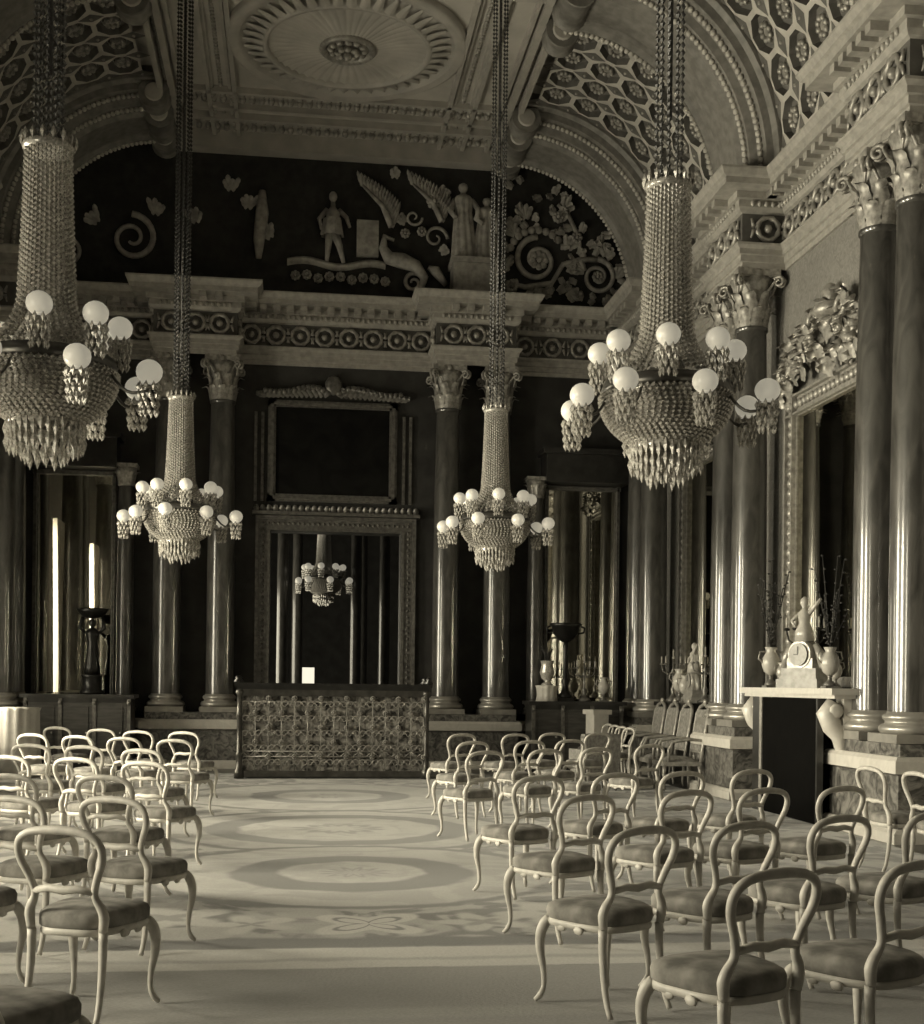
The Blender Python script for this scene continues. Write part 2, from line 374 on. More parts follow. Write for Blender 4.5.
for yy in (21.42, 21.62, 22.42, 22.7):
    for i in range(38): mb.ball((-2.9 + i * .157, yy, ZC - .04), .06, .07, .07, n=8, mi=1)
mb.build('trim_ceiling_bands', [M['plaster'], M['gilt']], kind='structure')
# round ceiling medallions
def medallion(cy, label):
    t = thing('ceiling_medallion', label, 'medallion', (0, cy, ZC))
    mb = MB(); mb.lathe([(1.81, 0), (1.81, -.08), (1.74, -.12), (1.67, -.08), (1.62, -.10), (1.60, -.03), (1.30, -.03), (1.27, -.14), (1.20, -.14), (1.19, -.04)], 72, cap=False); mb.build('outer_rim', M['plaster'], t)
    mb = MB()
    for k in range(44):
        a = 2 * PI * k / 44; s0 = len(mb.v)
        mb.grid(lambda u, v: ((v - .5) * .15 * (1 - .75 * u * u), 1.26 + .30 * u, -.15 + .07 * u + .05 * (abs(v - .5))), 4, 4)
        mb.xf(Matrix.Rotation(a, 4, 'Z'), s0)
    mb.build('leaf_ring', M['plaster'], t)
    mb = MB(); n = 144
    prof = [(1.19, -.04), (1.1, -.02), (.8, -.03), (.5, -.08), (.38, -.10)]
    mb.lathe(prof, n, cap=False, flute=lambda a, z: 1); i0 = 0
    for i, v in enumerate(mb.v):
        a = math.atan2(v[1], v[0]); mb.v[i] = (v[0], v[1], v[2] - .06 * abs(math.cos(a * 24)) * min(1, math.hypot(v[0], v[1])))
    mb.build('fluted_disc', M['ceiling'], t)
    mb = MB(); mb.lathe([(.42, -.08), (.43, -.14), (.38, -.18), (.33, -.14), (.30, -.1)], 40, cap=False)
    for q, (r, n) in enumerate(((.25, 12), (.14, 8))):
        for k in range(n):
            a = 2 * PI * k / n; mb.ball((r * math.cos(a), r * math.sin(a), -.13 - .05 * q), .065, .045, .05, n=8)
    mb.ball((0, 0, -.22), .07, n=10); mb.lathe([(.32, -.10), (.01, -.12)], 24, cap=False)
    mb.build('rosette', M['gilt'], t)
medallion(19.5, 'round fluted ceiling medallion with a central rosette near the far wall')
# ------------------------------------------------------------------ entablature and dado
def plan(off, dy, w_half):
    """wall line broken forward by off at every column pair, from near right round the far wall to near left"""
    r = [(WX, YF)]
    for c in PAIRS[:-1]: r += [(WX, c - w_half), (WX - off, c - w_half), (WX - off, c + w_half), (WX, c + w_half)]
    c = PAIRS[-1]; r += [(WX, c - w_half), (WX - off, c - w_half), (WX - off, YB)]
    x0, x1 = 2.44 - w_half, 2.44 + w_half
    r += [(x1, YB), (x1, YB - off), (x0, YB - off), (x0, YB)]
    return r + [(-x, y) for x, y in reversed(r)]
P1 = plan(.60, 0, .66)
mb = MB()
mb.sweep(P1, [(0, 7.14), (.04, 7.14), (.04, 7.21), (.07, 7.22), (.07, 7.30), (.10, 7.31), (.10, 7.38), (.15, 7.42), (.15, 7.45), (.05, 7.46)], 0)
mb.sweep(P1, [(.05, 7.46), (.05, 7.86)], 1)
mb.sweep(P1, [(.05, 7.86), (.09, 7.88), (.12, 7.93), (.12, 8.02), (.17, 8.03), (.17, 8.12), (.40, 8.13), (.40, 8.21), (.44, 8.23), (.48, 8.30), (.48, 8.33), (-.3, 8.36)], 0)
def along(path, step, fn, inset=.12):
    for (a, b_) in zip(path[:-1], path[1:]):
        A, B = Vector(a), Vector(b_); L = (B - A).length
        if L < .3: continue
        d = (B - A) / L; n = Vector((-d.y, d.x)); k = max(1, round((L - 2 * inset) / step))
        for i in range(k): fn(A + d * (inset + (L - 2 * inset) * (i + .5) / k), d, n)
def modil(p, d, n):
    s0 = len(mb.v); mb.box(-.06, .06, .12, .36, 8.03, 8.125); mb.xf(Matrix(((d.x, n.x, 0, p.x), (d.y, n.y, 0, p.y), (0, 0, 1, 0), (0, 0, 0, 1))), s0)
def egg(p, d, n): q = p + n * .13; mb.ball((q.x, q.y, 7.975), .035, .035, .045, n=6, mi=0)
along(P1[2:-2], .24, modil); along(P1[2:-2], .095, egg, .02)
mb.build('trim_entablature', [M['cornice'], M['frieze']], kind='structure')
mb = MB()
def wreath(p, d, n):
    q = p + n * .08; pts = []
    for k in range(16):
        a = 2 * PI * k / 16; pts.append((q.x + d.x * .15 * math.cos(a), q.y + d.y * .15 * math.cos(a), 7.66 + .15 * math.sin(a)))
    mb.tube(pts, [.028 + .012 * (k % 2) for k in range(16)], 6, closed=True); mb.ball((q.x, q.y, 7.66), .06, .06, .06, n=8)
    for s_ in (-1, 1):
        for h in (-1, 1): mb.tube([(q.x + d.x * s_ * .2, q.y + d.y * s_ * .2, 7.66 + h * .02), (q.x + d.x * s_ * .235, q.y + d.y * s_ * .235, 7.66 + h * .13)], [.03, .012], 6)
along(P1[2:-2], .46, wreath, .05)
mb.build('trim_frieze_wreaths', M['gilt'], kind='structure')
P2 = plan(.70, 0, .78)
mb = MB(); mb.sweep(P2, [(0, .14), (.03, .14), (.03, .66), (0, .66)]); mb.build('trim_dado_marble', M['marble'], kind='structure')
mb = MB(); mb.sweep(P2, [(.0, .66), (.09, .68), (.09, .80), (.05, .84), (0, .84)]); mb.sweep(P2, [(.10, 0), (.10, .10), (.06, .14), (0, .14)]); mb.build('trim_dado_mouldings', M['white_marble'], kind='structure')
mb = MB(); mb.sweep(P2, [(0, .84), (.0, .96), (-.9, .965)]); mb.build('trim_dado_cap', M['marble'], kind='structure')
# ------------------------------------------------------------------ columns
def leaf(mb, a, r0, z0, h, w, curl, mi=0):
    s0 = len(mb.v)
    def fn(u, v):
        x = (v - .5) * w * (math.sin(PI * min(1, .25 + u * .75)) ** .6) * (1 + .12 * math.sin(u * 18))
        out = r0 + .02 + .05 * u + (curl * max(0, (u - .6) / .4) ** 2)
        z = z0 + h * u - (curl * .8 * max(0, (u - .78) / .22) ** 2)
        return (out - abs(v - .5) * .06, x, z)
    mb.grid(fn, 8, 4, mi); mb.xf(Matrix.Rotation(a, 4, 'Z'), s0)
def make_column(label, loc, rz=0, group=None):
    t = thing('marble_column', label, 'column', loc, rz, group); R = .24
    mb = MB(); mb.box(-.32, .32, -.32, .32, .0, .09)
    mb.lathe([(.30, .09), (.325, .12), (.325, .15), (.30, .18), (.265, .19), (.262, .22), (.285, .235), (.29, .26), (.27, .285), (.25, .29), (.25, .31)], 36)
    mb.build('column_base', M['base'], t)
    mb = MB(); mb.lathe([(R, .30), (R, .5), (R, .9), (R, 1.5), (R * .99, 2.5), (R * .95, 3.7), (R * .89, 4.7), (R * .85, 5.33), (R * .85, 5.36)], 40, cap=False); mb.lathe([(R * .85, 5.36), (R * .93, 5.38), (R * .93, 5.42)], 40, cap=False); mb.build('shaft', M['shaft'], t)
    mb = MB(); r = R * .85; z = 5.42
    mb.lathe([(r, z), (r * 1.02, z + .3), (r * 1.25, z + .55), (r * 1.45, z + .66)], 24)
    for k in range(8): leaf(mb, 2 * PI * k / 8, r, z, .30, .17, .10); leaf(mb, 2 * PI * (k + .5) / 8, r + .01, z + .1, .42, .17, .12)
    for k in range(4):
        a = PI / 4 + k * PI / 2
        for sg in (-1, 1):
            pts = []; rad = []
            for i in range(22):
                u = i / 21
                if u < .4: rr = r + .02 + u * .35; zz = z + .38 + u * .6; pts.append((rr, sg * (.10 - u * .2), zz)); rad.append(.018)
                else:
                    q = (u - .4) / .6; an = PI * .9 - q * 2.6 * PI; rd = .085 * (1 - q * .75)
                    pts.append((r + .20 + math.cos(an) * rd, sg * .03, z + .575 + math.sin(an) * rd)); rad.append(.026 - .01 * q)
            s0 = len(mb.v); mb.tube(pts, rad, 6); mb.xf(Matrix.Rotation(a, 4, 'Z'), s0)
    pts = []
    for k in range(4):
        a = PI / 4 + k * PI / 2; c1 = Vector((.42 * math.cos(a), .42 * math.sin(a))); a2 = a + PI / 2; c2 = Vector((.42 * math.cos(a2), .42 * math.sin(a2))); md = (c1 + c2) / 2 * .82
        tn = (c2 - c1).normalized() * .05
        pts += [c1 - Vector((-tn.x, -tn.y)) * 0, c1 + tn]
        for u in (.25, .5, .75):
            q = (1 - u) ** 2 * (c1 + tn) + 2 * u * (1 - u) * md + u * u * (c2 - tn); pts.append(q)
        pts.append(c2 - tn)
    n = len(pts)
    for (s1, z1, s2, z2) in ((1, z + .67, 1, z + .72), (.94, z + .655, .94, z + .675)):
        mb.add([(p.x * s1, p.y * s1, z1) for p in pts] + [(p.x * s2, p.y * s2, z2 + .04 if s1 == 1 else z2) for p in pts], [(i, (i + 1) % n, n + (i + 1) % n, n + i) for i in range(n)] + [tuple(range(n))[::-1], tuple(range(n, 2 * n))])
    for k in range(4): a = k * PI / 2; mb.ball((.26 * math.cos(a), .26 * math.sin(a), z + .70), .05, .05, .06, n=8)
    mb.build('capital', M['cap'], t)
    return t
ZP = .965
col0 = make_column('polished marble column on the far wall, just right of the doorway', (1.98, YB - .36, ZP))
index_children()
for x, l in ((2.90, 'polished marble column on the far wall, second to the right of the doorway'), (-1.98, 'polished marble column on the far wall, just left of the doorway'), (-2.90, 'polished marble column on the far wall, second to the left of the doorway')):
    dup(col0, (x, YB - .36, ZP), 0, l)
for x, y, l in ((5.45, 12.23, 'nearest marble column on the right wall, cut by the right edge of the view'), (5.45, 13.08, 'marble column just right of the overmantel mirror'),
                (5.45, 16.98, 'marble column just left of the overmantel mirror, nearer of its pair'), (5.45, 17.84, 'marble column behind another, left of the overmantel mirror'),
                (5.45, 21.72, 'marble column in the far right corner, nearer of its pair'), (5.45, 22.58, 'marble column touching the far right corner')):
    dup(col0, (x, y, ZP), 0, l)
for y, l in ((21.72, 'marble column in the far left corner, nearer of its pair'), (22.58, 'marble column touching the far left corner')): dup(col0, (-5.45, y, ZP), 0, l)
for c in PAIRS[1:-1]:
    for dy in (-.43, .43): dup(col0, (-5.45, c + dy, ZP), 0, 'marble column against the window wall at the left, seen only in mirrors', 'window wall columns seen in mirrors')
# slim columns beside the far wall mirrors
for s_, l in ((1, 'right'), (-1, 'left')):
    t = thing('slim_column', 'slim polished column at the inner edge of the far %s mirror' % l, 'column', (s_ * 3.62, 23.0, ZP))
    mb = MB(); mb.box(-.19, .19, -.19, .19, 0, .06); mb.lathe([(.18, .06), (.19, .1), (.16, .14), (.17, .18), (.15, .22)], 28); mb.build('column_base', M['base'], t)
    mb = MB(); mb.lathe([(.145, .2), (.145, .5), (.145, 1), (.145, 2), (.13, 3.9)], 28, cap=False); mb.build('shaft', M['shaft'], t)
    mb = MB(); mb.lathe([(.13, 3.9), (.15, 3.93), (.13, 3.97), (.15, 4.1), (.19, 4.22)], 20); mb.box(-.2, .2, -.2, .2, 4.22, 4.28)
    for k in range(8): leaf(mb, 2 * PI * k / 8, .12, 3.95, .24, .1, .06)
    mb.build('capital', M['cap'], t)
# ------------------------------------------------------------------ doorway, overdoor and next room
t = thing('door_surround', 'gilded rectangular door surround in the middle of the far wall', 'door frame', (0, YB, 0))
mb = MB()
for s_, a in ((-1, D0), (1, D1)):
    for o, w, d in ((0, .05, .07), (.05, .15, .04), (.20, .06, .09)): x0, x1 = sorted((a + s_ * o, a + s_ * (o + w))); mb.box(x0, x1, -d, 0, 0, DZ + o + w)
for o, w, d in ((0, .05, .07), (.05, .15, .04), (.20, .06, .09)): mb.box(D0 - o - w, D1 + o + w, -d - .001, 0, DZ + o, DZ + o + w)
for i in range(30): mb.ball((D0 - .12 + i * (D1 - D0 + .24) / 29, -.05, DZ + .125), .03, .02, .03, n=6)
for s_, a in ((-1, D0), (1, D1)):
    for i in range(42): mb.ball((a + s_ * .125, -.05, .1 + i * .1), .028, .02, .035, n=6)
mb.box(D0 - .32, D1 + .32, -.16, 0, DZ + .27, DZ + .33)
mb.build('architrave', M['gilt_dark'], t)
mb = MB()
for i in range(26):
    s0 = len(mb.v); leaf(mb, -PI / 2, .02, DZ + .33, .13, .1, .03); mb.xf(Matrix.Translation((D0 - .25 + i * (D1 - D0 + .5) / 25, -.06, 0)), s0)
mb.build('leaf_cresting', M['gilt_dark'], t)
mb = MB(); mb.box(D0, D0 + .01, YB, YB + .35, 0, DZ); mb.box(D1 - .01, D1, YB, YB + .35, 0, DZ); mb.box(D0, D1, YB, YB + .35, DZ - .01, DZ); mb.build('door_1', M['mid_wood'], kind='structure')
t = thing('overdoor_panel', 'large dark framed canvas above the far doorway', 'painting', (0, YB, 0))
mb = MB(); mb.box(-1.06, .96, -.03, 0, 4.85, 6.4); mb.build('canvas', M['painting'], t)
mb = MB()
for (a, b_, c, d) in ((-1.2, -1.06, 4.72, 6.52), (.96, 1.10, 4.72, 6.52), (-1.2, 1.1, 4.72, 4.85), (-1.2, 1.1, 6.4, 6.52)): mb.box(a, b_, -.07, 0, c, d); mb.box(a + .04, b_ - .04, -.1, 0, c + .04, d - .04)
for a in (1.2, 1.32, -1.32, -1.44): mb.box(a, a + .05, -.05, 0, 4.72, 6.3)
mb.build('frame', M['gilt_dark'], t)
mb = MB()
for s_ in (-1, 1):
    for k in range(14):
        u = k / 13; mb.ball((-.05 + s_ * (.1 + u * 1.1), -.1, 6.62 + .12 * math.sin(u * 5) * (1 - u) + .05), .07 - .02 * u, .05, .06, n=8)
        s0 = len(mb.v); leaf(mb, -PI / 2, .02, 0, .2, .12, .05); mb.xf(Matrix.Translation((-.05 + s_ * (.1 + u * 1.1), -.06, 6.6)) @ Matrix.Rotation(s_ * (.5 + u), 4, 'Y'), s0)
mb.ball((-.05, -.1, 6.8), .16, .07, .18, n=10)
mb.build('garland', M['gilt_dark'], t)
# next room seen through the doorway
NX, NY = 5.0, 44.0
mb = MB(); mb.box(-NX, NX, YB + .35, NY, -.2, 0); mb.build('floor_next_room', M['parquet'], kind='structure')
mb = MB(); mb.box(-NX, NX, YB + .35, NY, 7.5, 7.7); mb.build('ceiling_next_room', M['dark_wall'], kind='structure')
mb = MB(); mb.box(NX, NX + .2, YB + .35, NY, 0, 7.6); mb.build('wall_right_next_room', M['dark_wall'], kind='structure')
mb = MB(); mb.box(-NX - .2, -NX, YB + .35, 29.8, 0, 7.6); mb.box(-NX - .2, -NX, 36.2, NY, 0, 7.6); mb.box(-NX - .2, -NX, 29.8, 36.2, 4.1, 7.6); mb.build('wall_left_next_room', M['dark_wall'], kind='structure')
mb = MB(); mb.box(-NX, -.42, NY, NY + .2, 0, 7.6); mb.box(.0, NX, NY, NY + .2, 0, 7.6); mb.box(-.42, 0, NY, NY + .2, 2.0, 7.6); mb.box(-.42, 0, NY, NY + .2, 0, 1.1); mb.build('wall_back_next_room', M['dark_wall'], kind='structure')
for i, (x, y, l) in enumerate(((-1.0, 33, 'left'), (-.62, 35, 'second from left'), (.86, 33, 'third from left'), (1.2, 36.5, 'fourth from left'), (1.62, 33.5, 'right'))):
    t = thing('slender_column', 'polished column in the next room, %s of the row seen through the doorway' % l, 'column', (x, y, 0))
    mb = MB(); mb.box(-.22, .22, -.22, .22, 0, .3); mb.lathe([(.2, .3), (.21, .35), (.18, .42)], 24); mb.build('column_base', M['base'], t)
    mb = MB(); mb.lathe([(.15, .4), (.15, .8), (.15, 2), (.145, 4), (.13, 6.3)], 28, cap=False); mb.build('shaft', M['shaft'], t)
    mb = MB(); mb.lathe([(.13, 6.3), (.15, 6.35), (.14, 6.6), (.2, 6.9)], 20); mb.box(-.24, .24, -.24, .24, 6.9, 7.5); mb.build('capital', M['cap'], t)
# ------------------------------------------------------------------ chandeliers
def make_chandelier(label, loc, top):
    t = thing('crystal_chandelier', label, 'chandelier', loc, 0, None)       # origin at the lowest drop
    h = top - loc[2]
    mb = MB()
    mb.lathe([(.02, 2.6), (.02, h - .1)], 8)
    for k in range(int((h - 2.4) / .055)):
        for q in range(10): a = 2 * PI * q / 10; mb.oct((.095 * math.cos(a), .095 * math.sin(a), 2.1 + k * .055 + (q % 2) * .027), .018, .028)
    mb.build('hanging_stem', M['stem_crystal'], t)
    mb = MB(); mb.lathe([(.05, h - .25), (.12, h - .2), (.22, h - .06), (.24, h)], 20); mb.build('ceiling_rose', M['gilt_dark'], t)
    mb = MB(); prof = lambda u: (.15 + .05 * u ** 1.5 + .22 * max(0, (u - .72) / .28) ** 2, 2.08 - 1.36 * u)
    for q in range(34):
        a = 2 * PI * q / 34
        for k in range(38):
            u = (k + .5 * (q % 2)) / 38; r, z = prof(u); mb.oct((r * math.cos(a), r * math.sin(a), z), .013 + .012 * u, .021)
    mb.lathe([(.04, 2.0), (.06, 1.2), (.14, .8)], 10)
    mb.lathe([(.15, 2.08), (.17, 2.1), (.17, 2.13), (.12, 2.15)], 20); 
    for q in range(16): a = 2 * PI * q / 16; mb.oct((.175 * math.cos(a), .175 * math.sin(a), 2.16), .02, .05)
    mb.build('crystal_tent', M['crystal'], t)
    mb = MB(); mb.lathe([(.40, .62), (.45, .60), (.47, .64), (.45, .70), (.40, .68)], 36, cap=False)
    for k in range(8): a = 2 * PI * k / 8; mb.tube([(0, 0, .78), (.44 * math.cos(a), .44 * math.sin(a), .66)], .012, 5)
    mb.build('ring', M['brass'], t)
    mb = MB()
    for j in range(15):
        u = j / 14; an = u * 1.15; r = .47 * math.cos(an * .95); z = .60 - .37 * math.sin(an) ** 1.0; n = max(14, int(2 * PI * r / .045))
        for k in range(n): a = 2 * PI * (k + .5 * (j % 2)) / n; mb.oct((r * math.cos(a), r * math.sin(a), z), .023, .018)
    mb.lathe([(.43, .6), (.38, .42), (.25, .27), (.2, .25)], 24, cap=False)
    mb.build('crystal_bowl', M['crystal'], t)
    mb = MB()
    for rr, z0, n in ((.255, .22, 34), (.25, .13, 34), (.2, .10, 22), (.13, .04, 14)):
        for k in range(n): a = 2 * PI * k / n; mb.oct((rr * math.cos(a), rr * math.sin(a), z0 - .015 * (k % 3)), .022, .065)
    mb.lathe([(.25, .26), (.26, .24), (.24, .2)], 24, cap=False)
    mb.build('drop_fringe', M['crystal'], t)
    def arm(ang, r, z, gr):
        c, s_ = math.cos(ang), math.sin(ang); mb = MB()
        pts = []
        for i in range(9): u = i / 8; rr = .42 + (r - .42) * u; pts.append((rr * c, rr * s_, .66 + (z - .12 - .66) * u - .12 * math.sin(PI * u) * (1 - .3 * u)))
        mb.tube(pts, .011, 6); o = mb.build('arm', M['brass'], t)
        mb = MB(); mb.ball((r * c, r * s_, z), gr, gr, gr * .93, n=20); mb.lathe([(gr * .5, z - gr * 1.0), (gr * .45, z - gr * .8)], 12, (r * c, r * s_, 0)); mb.build('globe', M['opal'], o)
        mb = MB(); mb.lathe([(.03, z - gr * 1.05), (.06, z - gr * 1.08), (.03, z - gr * 1.25)], 10, (r * c, r * s_, 0))
        for j in range(4):
            for k in range(9): a = 2 * PI * (k + .5 * (j % 2)) / 9; rad = .072 - .006 * j; mb.oct((r * c + rad * math.cos(a), r * s_ + rad * math.sin(a), z - gr * 1.15 - .055 * j), .017, .034)
        mb.build('lustre_drops', M['crystal'], o)
    for k in range(8): arm(2 * PI * k / 8 - PI / 2 + TH, .74 if k % 2 else .64, .58, .088)
    for k in range(8): arm(2 * PI * (k + .5) / 8 - PI / 2 + TH, .48, .93, .085)
    return t
ch0 = make_chandelier('large crystal chandelier hanging nearest on the right, with white globes', (1.93, 9.0, 2.97), ZC)
index_children()
dup(ch0, (-2.38, 9.0, 2.97), .35, 'large crystal chandelier hanging nearest on the left, cut by the frame edge')
dup(ch0, (1.97, 17.2, 3.07), .2, 'far crystal chandelier on the right, before the far wall columns')
dup(ch0, (-2.20, 17.2, 3.07), .5, 'far crystal chandelier on the left, against the dark wall')
ch1 = dup(ch0, (.02, 32.5, 3.45), .1, 'crystal chandelier in the next room, seen through the doorway')
for c in ch1.children_recursive if False else [o for o in COL.objects if o.parent == ch1]:
    if c.name.startswith(('hanging_stem', 'ceiling_rose')): c.scale = (1, 1, (7.5 - 3.45) / (ZC - 2.97))
# ------------------------------------------------------------------ sculpture in the lunette
def figure(t, x, z0, H, lean, arm_pts, mname='relief'):
    """draped standing figure: one continuous body with robe folds"""
    mb = MB(); n = 40
    def fold(a, z): return 1 + (.22 * abs(math.sin(a * 5 + z * 1.2)) - .08) * (1 if z < H * .7 else .3 if z < H * .8 else 0)
    prof = [(.23, 0), (.21, .1), (.19, .3 * H), (.17, .45 * H), (.15, .58 * H), (.14, .63 * H), (.17, .72 * H), (.18, .78 * H), (.13, .83 * H), (.05, .855 * H), (.045, .88 * H), (.075, .91 * H), (.085, .945 * H), (.07, .98 * H), (.02, H)]
    mb.lathe(prof, 72, flute=fold)
    mb.v = [(v[0] * (1.0), v[1] * .7, v[2]) for v in mb.v]
    for pts in arm_pts: mb.tube([(p[0], p[1], p[2] * H) for p in pts], [.055, .05, .04, .035][:len(pts)], 8)
    mb.xf(Matrix.Translation((x, -.30, z0)) @ Matrix.Rotation(lean, 4, 'Y'))
    return mb
t = thing('statue_group', 'two pale draped standing figures on a block above the far cornice', 'statue', (0, YB, 0))
mb = MB(); mb.box(2.03, 2.80, -.56, 0, 8.3, 9.05); mb.box(1.99, 2.84, -.6, 0, 8.98, 9.08); mb.build('plinth', M['relief'], t)
mb = figure(t, 2.24, 9.08, 1.40, -.02, [[(-.15, 0, .78), (-.24, -.06, .62), (-.16, -.14, .52)], [(.15, 0, .78), (.26, -.05, .66), (.24, -.12, .52)]]); mb.build('draped_figure', M['relief'], t)
mb = figure(t, 2.62, 9.08, 1.16, .03, [[(-.13, 0, .78), (-.2, -.08, .64), (-.08, -.15, .55)], [(.14, 0, .78), (.2, -.05, .6), (.17, -.1, .45)]]); mb.build('draped_figure', M['relief'], t)
def spiral(mb, cx, cz, r, turns, dirn, rad, a0=0):
    pts = []; rr = []
    for i in range(40):
        u = i / 39; a = a0 + dirn * turns * 2 * PI * u; q = r * (1 - .82 * u); pts.append((cx + q * math.cos(a), -.07, cz + q * math.sin(a))); rr.append(rad * (1 - .5 * u))
    mb.tube(pts, rr, 6)
def rosette(mb, cx, cz, r):
    for k in range(8): a = 2 * PI * k / 8; mb.ball((cx + r * .6 * math.cos(a), -.08, cz + r * .6 * math.sin(a)), r * .34, .05, r * .34, n=8)
    mb.ball((cx, -.12, cz), r * .3, .06, r * .3, n=8)
def sprig(mb, x, z, ang, n=4, L=.35):
    for k in range(n):
        s0 = len(mb.v); leaf(mb, -PI / 2, .02, 0, L * (.6 + .4 * random.random()), .12, .06); mb.xf(Matrix.Translation((x, -.03, z)) @ Matrix.Rotation(ang + (k - n / 2) * .45, 4, 'Y'), s0)
t = thing('scroll_relief', 'scrolling acanthus relief in the right part of the lunette', 'relief', (0, YB, 0))
mb = MB(); spiral(mb, 3.62, 9.25, .42, 1.6, 1, .06, PI / 2); spiral(mb, 4.75, 9.0, .33, 1.7, -1, .05, PI / 2); mb.tube([(3.1, -.06, 8.8), (3.4, -.06, 8.75), (3.9, -.06, 8.85), (4.1, -.06, 9.2), (4.4, -.06, 9.3), (4.75, -.06, 9.33)], .05, 6)
for k in range(9): a = PI * .9 - k * .26; mb.ball((3.62 + .52 * math.cos(a), -.07, 9.3 + .5 * math.sin(a)), .075, .05, .075, n=8)
mb.build('scroll', M['relief'], t)
for a in ((3.65, 9.25, .2), (4.75, 9.0, .12), (3.15, 8.75, .14), (4.0, 10.05, .12), (4.35, 9.7, .12)): mb = MB(); rosette(mb, *a); mb.build('rosette', M['relief'], t)
mb = MB(); 
for x, z, a in ((3.2, 9.7, -.4), (4.2, 9.5, .6), (4.9, 9.4, .3), (4.1, 10.2, .9), (3.4, 10.0, 0), (4.5, 9.1, -.8), (5.1, 9.0, .4), (4.2, 8.7, 2.2), (3.1, 9.1, -1.2)): sprig(mb, x, z, a)
mb.tube([(4.0, -.05, 10.3), (4.2, -.05, 10.1), (4.4, -.05, 9.7), (4.42, -.05, 9.4)], .04, 6); mb.build('foliage', M['relief'], t)
rn = random.Random(5); mb = MB()
for k in range(60):
    a = rn.uniform(.05, PI / 2 - .05); q = rn.uniform(.25, .95); x = 3.0 + 2.35 * q * math.cos(a) * 1.0; z = 8.5 + 2.4 * q * math.sin(a)
    if math.hypot(x - 3.62, z - 9.25) < .5 or math.hypot(x - 4.75, z - 9.0) < .38: continue
    sprig(mb, x, z, rn.uniform(-2, 2), 2, rn.uniform(.14, .26))
for (cx, cz, r) in ((3.62, 9.25, .52), (4.75, 9.0, .40)):
    for k in range(11):
        a = PI * 2 * k / 11; s0 = len(mb.v); leaf(mb, -PI / 2, .02, 0, .2, .12, .06); mb.xf(Matrix.Translation((cx + r * math.cos(a), -.02, cz + r * math.sin(a))) @ Matrix.Rotation(PI / 2 - a + .6, 4, 'Y'), s0)
mb.build('leaf_sprays', M['relief'], t)
t = thing('figure_relief', 'relief of a standing nude figure by a block, left part of the lunette', 'relief', (0, YB, 0))
mb = MB(); mb.tube([(-.10, -.1, 10.08), (-.10, -.12, 9.98), (-.10, -.13, 9.86), (-.11, -.13, 9.62), (-.16, -.12, 9.50), (-.18, -.1, 9.25), (-.20, -.08, 9.02)], [.04, .045, .13, .10, .08, .055, .035], 10)
mb.ball((-.10, -.13, 10.16), .075, .07, .095, n=12); mb.tube([(-.08, -.12, 9.55), (.02, -.12, 9.3), (.10, -.1, 9.0)], [.09, .06, .035], 8)
mb.tube([(-.2, -.12, 9.93), (-.34, -.14, 9.75), (-.30, -.16, 9.56)], [.05, .04, .03], 8); mb.tube([(0, -.12, 9.93), (.14, -.14, 9.8), (.2, -.16, 9.62)], [.05, .04, .03], 8); mb.build('standing_figure', M['relief'], t)
mb = MB(); mb.lathe([(.15, 9.74), (.17, 9.6), (.20, 9.44), (.18, 9.43)], 24, (-.11, -.2, 0), flute=lambda a, z: 1 + .12 * math.sin(a * 8), cap=False); mb.build('kilt', M['relief'], t)
mb = MB(); mb.box(.33, .72, -.14, 0, 9.15, 9.78); mb.build('block', M['relief'], t)
mb = MB(); mb.grid(lambda u, v: (-.9 + 1.75 * u, -.03 - .12 * math.sin(PI * v), 8.92 + .14 * v + .05 * math.sin(u * 9)), 20, 4)
for k in range(9): rosette(mb, -.75 + k * .2, 8.74 + .03 * math.sin(k * 2.2), .1)
mb.build('garlanded_ledge', M['relief'], t)
t = thing('griffin_relief', 'relief of a winged scroll-tailed creature between block and standing figures', 'relief', (0, YB, 0))
mb = MB(); mb.tube([(1.0, -.12, 9.45), (.83, -.13, 9.5), (.80, -.14, 9.3), (.9, -.14, 9.12), (1.15, -.14, 9.08), (1.4, -.13, 9.0), (1.55, -.12, 8.8), (1.5, -.1, 8.62)], [.03, .06, .08, .12, .14, .11, .08, .05], 10)
spiral(mb, 1.36, 8.72, .2, 1.5, 1, .045); mb.tube([(1.62, -.1, 9.0), (1.75, -.1, 8.95), (1.95, -.1, 8.7)], [.04, .1, .05], 8); mb.build('creature_body', M['relief'], t)
mb = MB()
for (x0, z0, x1, z1, n) in ((.95, 9.70, .42, 10.42, 15), (1.86, 9.85, 1.32, 10.50, 14)):
    for k in range(n):      # feathers fanned along the leading edge of each wing
        u = k / (n - 1); px = x0 + (x1 - x0) * u + .10 * math.sin(u * 3); pz = z0 + (z1 - z0) * u
        for row, L_ in ((0, .50 - .22 * u), (1, .30 - .10 * u)):
            s0 = len(mb.v); leaf(mb, -PI / 2, .02 + .025 * row, 0, L_, .09, .02); mb.xf(Matrix.Translation((px, -.03, pz)) @ Matrix.Rotation(-.42 + .75 * (1 - u) + .1 * row, 4, 'Y'), s0)
    mb.tube([(x0, -.09, z0), ((x0 + x1) / 2 + .1, -.11, (z0 + z1) / 2), (x1, -.08, z1)], [.06, .05, .02], 8)
mb.build('wings', M['relief'], t)
mb = MB(); rosette(mb, 1.72, 10.2, .16); rosette(mb, 1.2, 9.6, .1); rosette(mb, 1.5, 9.65, .1); spiral(mb, 1.75, 9.55, .22, 1.2, 1, .035); spiral(mb, 1.35, 9.9, .16, 1.2, -1, .03)
for x, z, a in ((1.6, 10.4, -.3), (1.9, 10.3, .5), (1.2, 9.8, -.7), (1.85, 9.3, 1.2), (1.0, 10.6, .3)): sprig(mb, x, z, a, 3, .28)
mb.build('foliage', M['relief'], t)
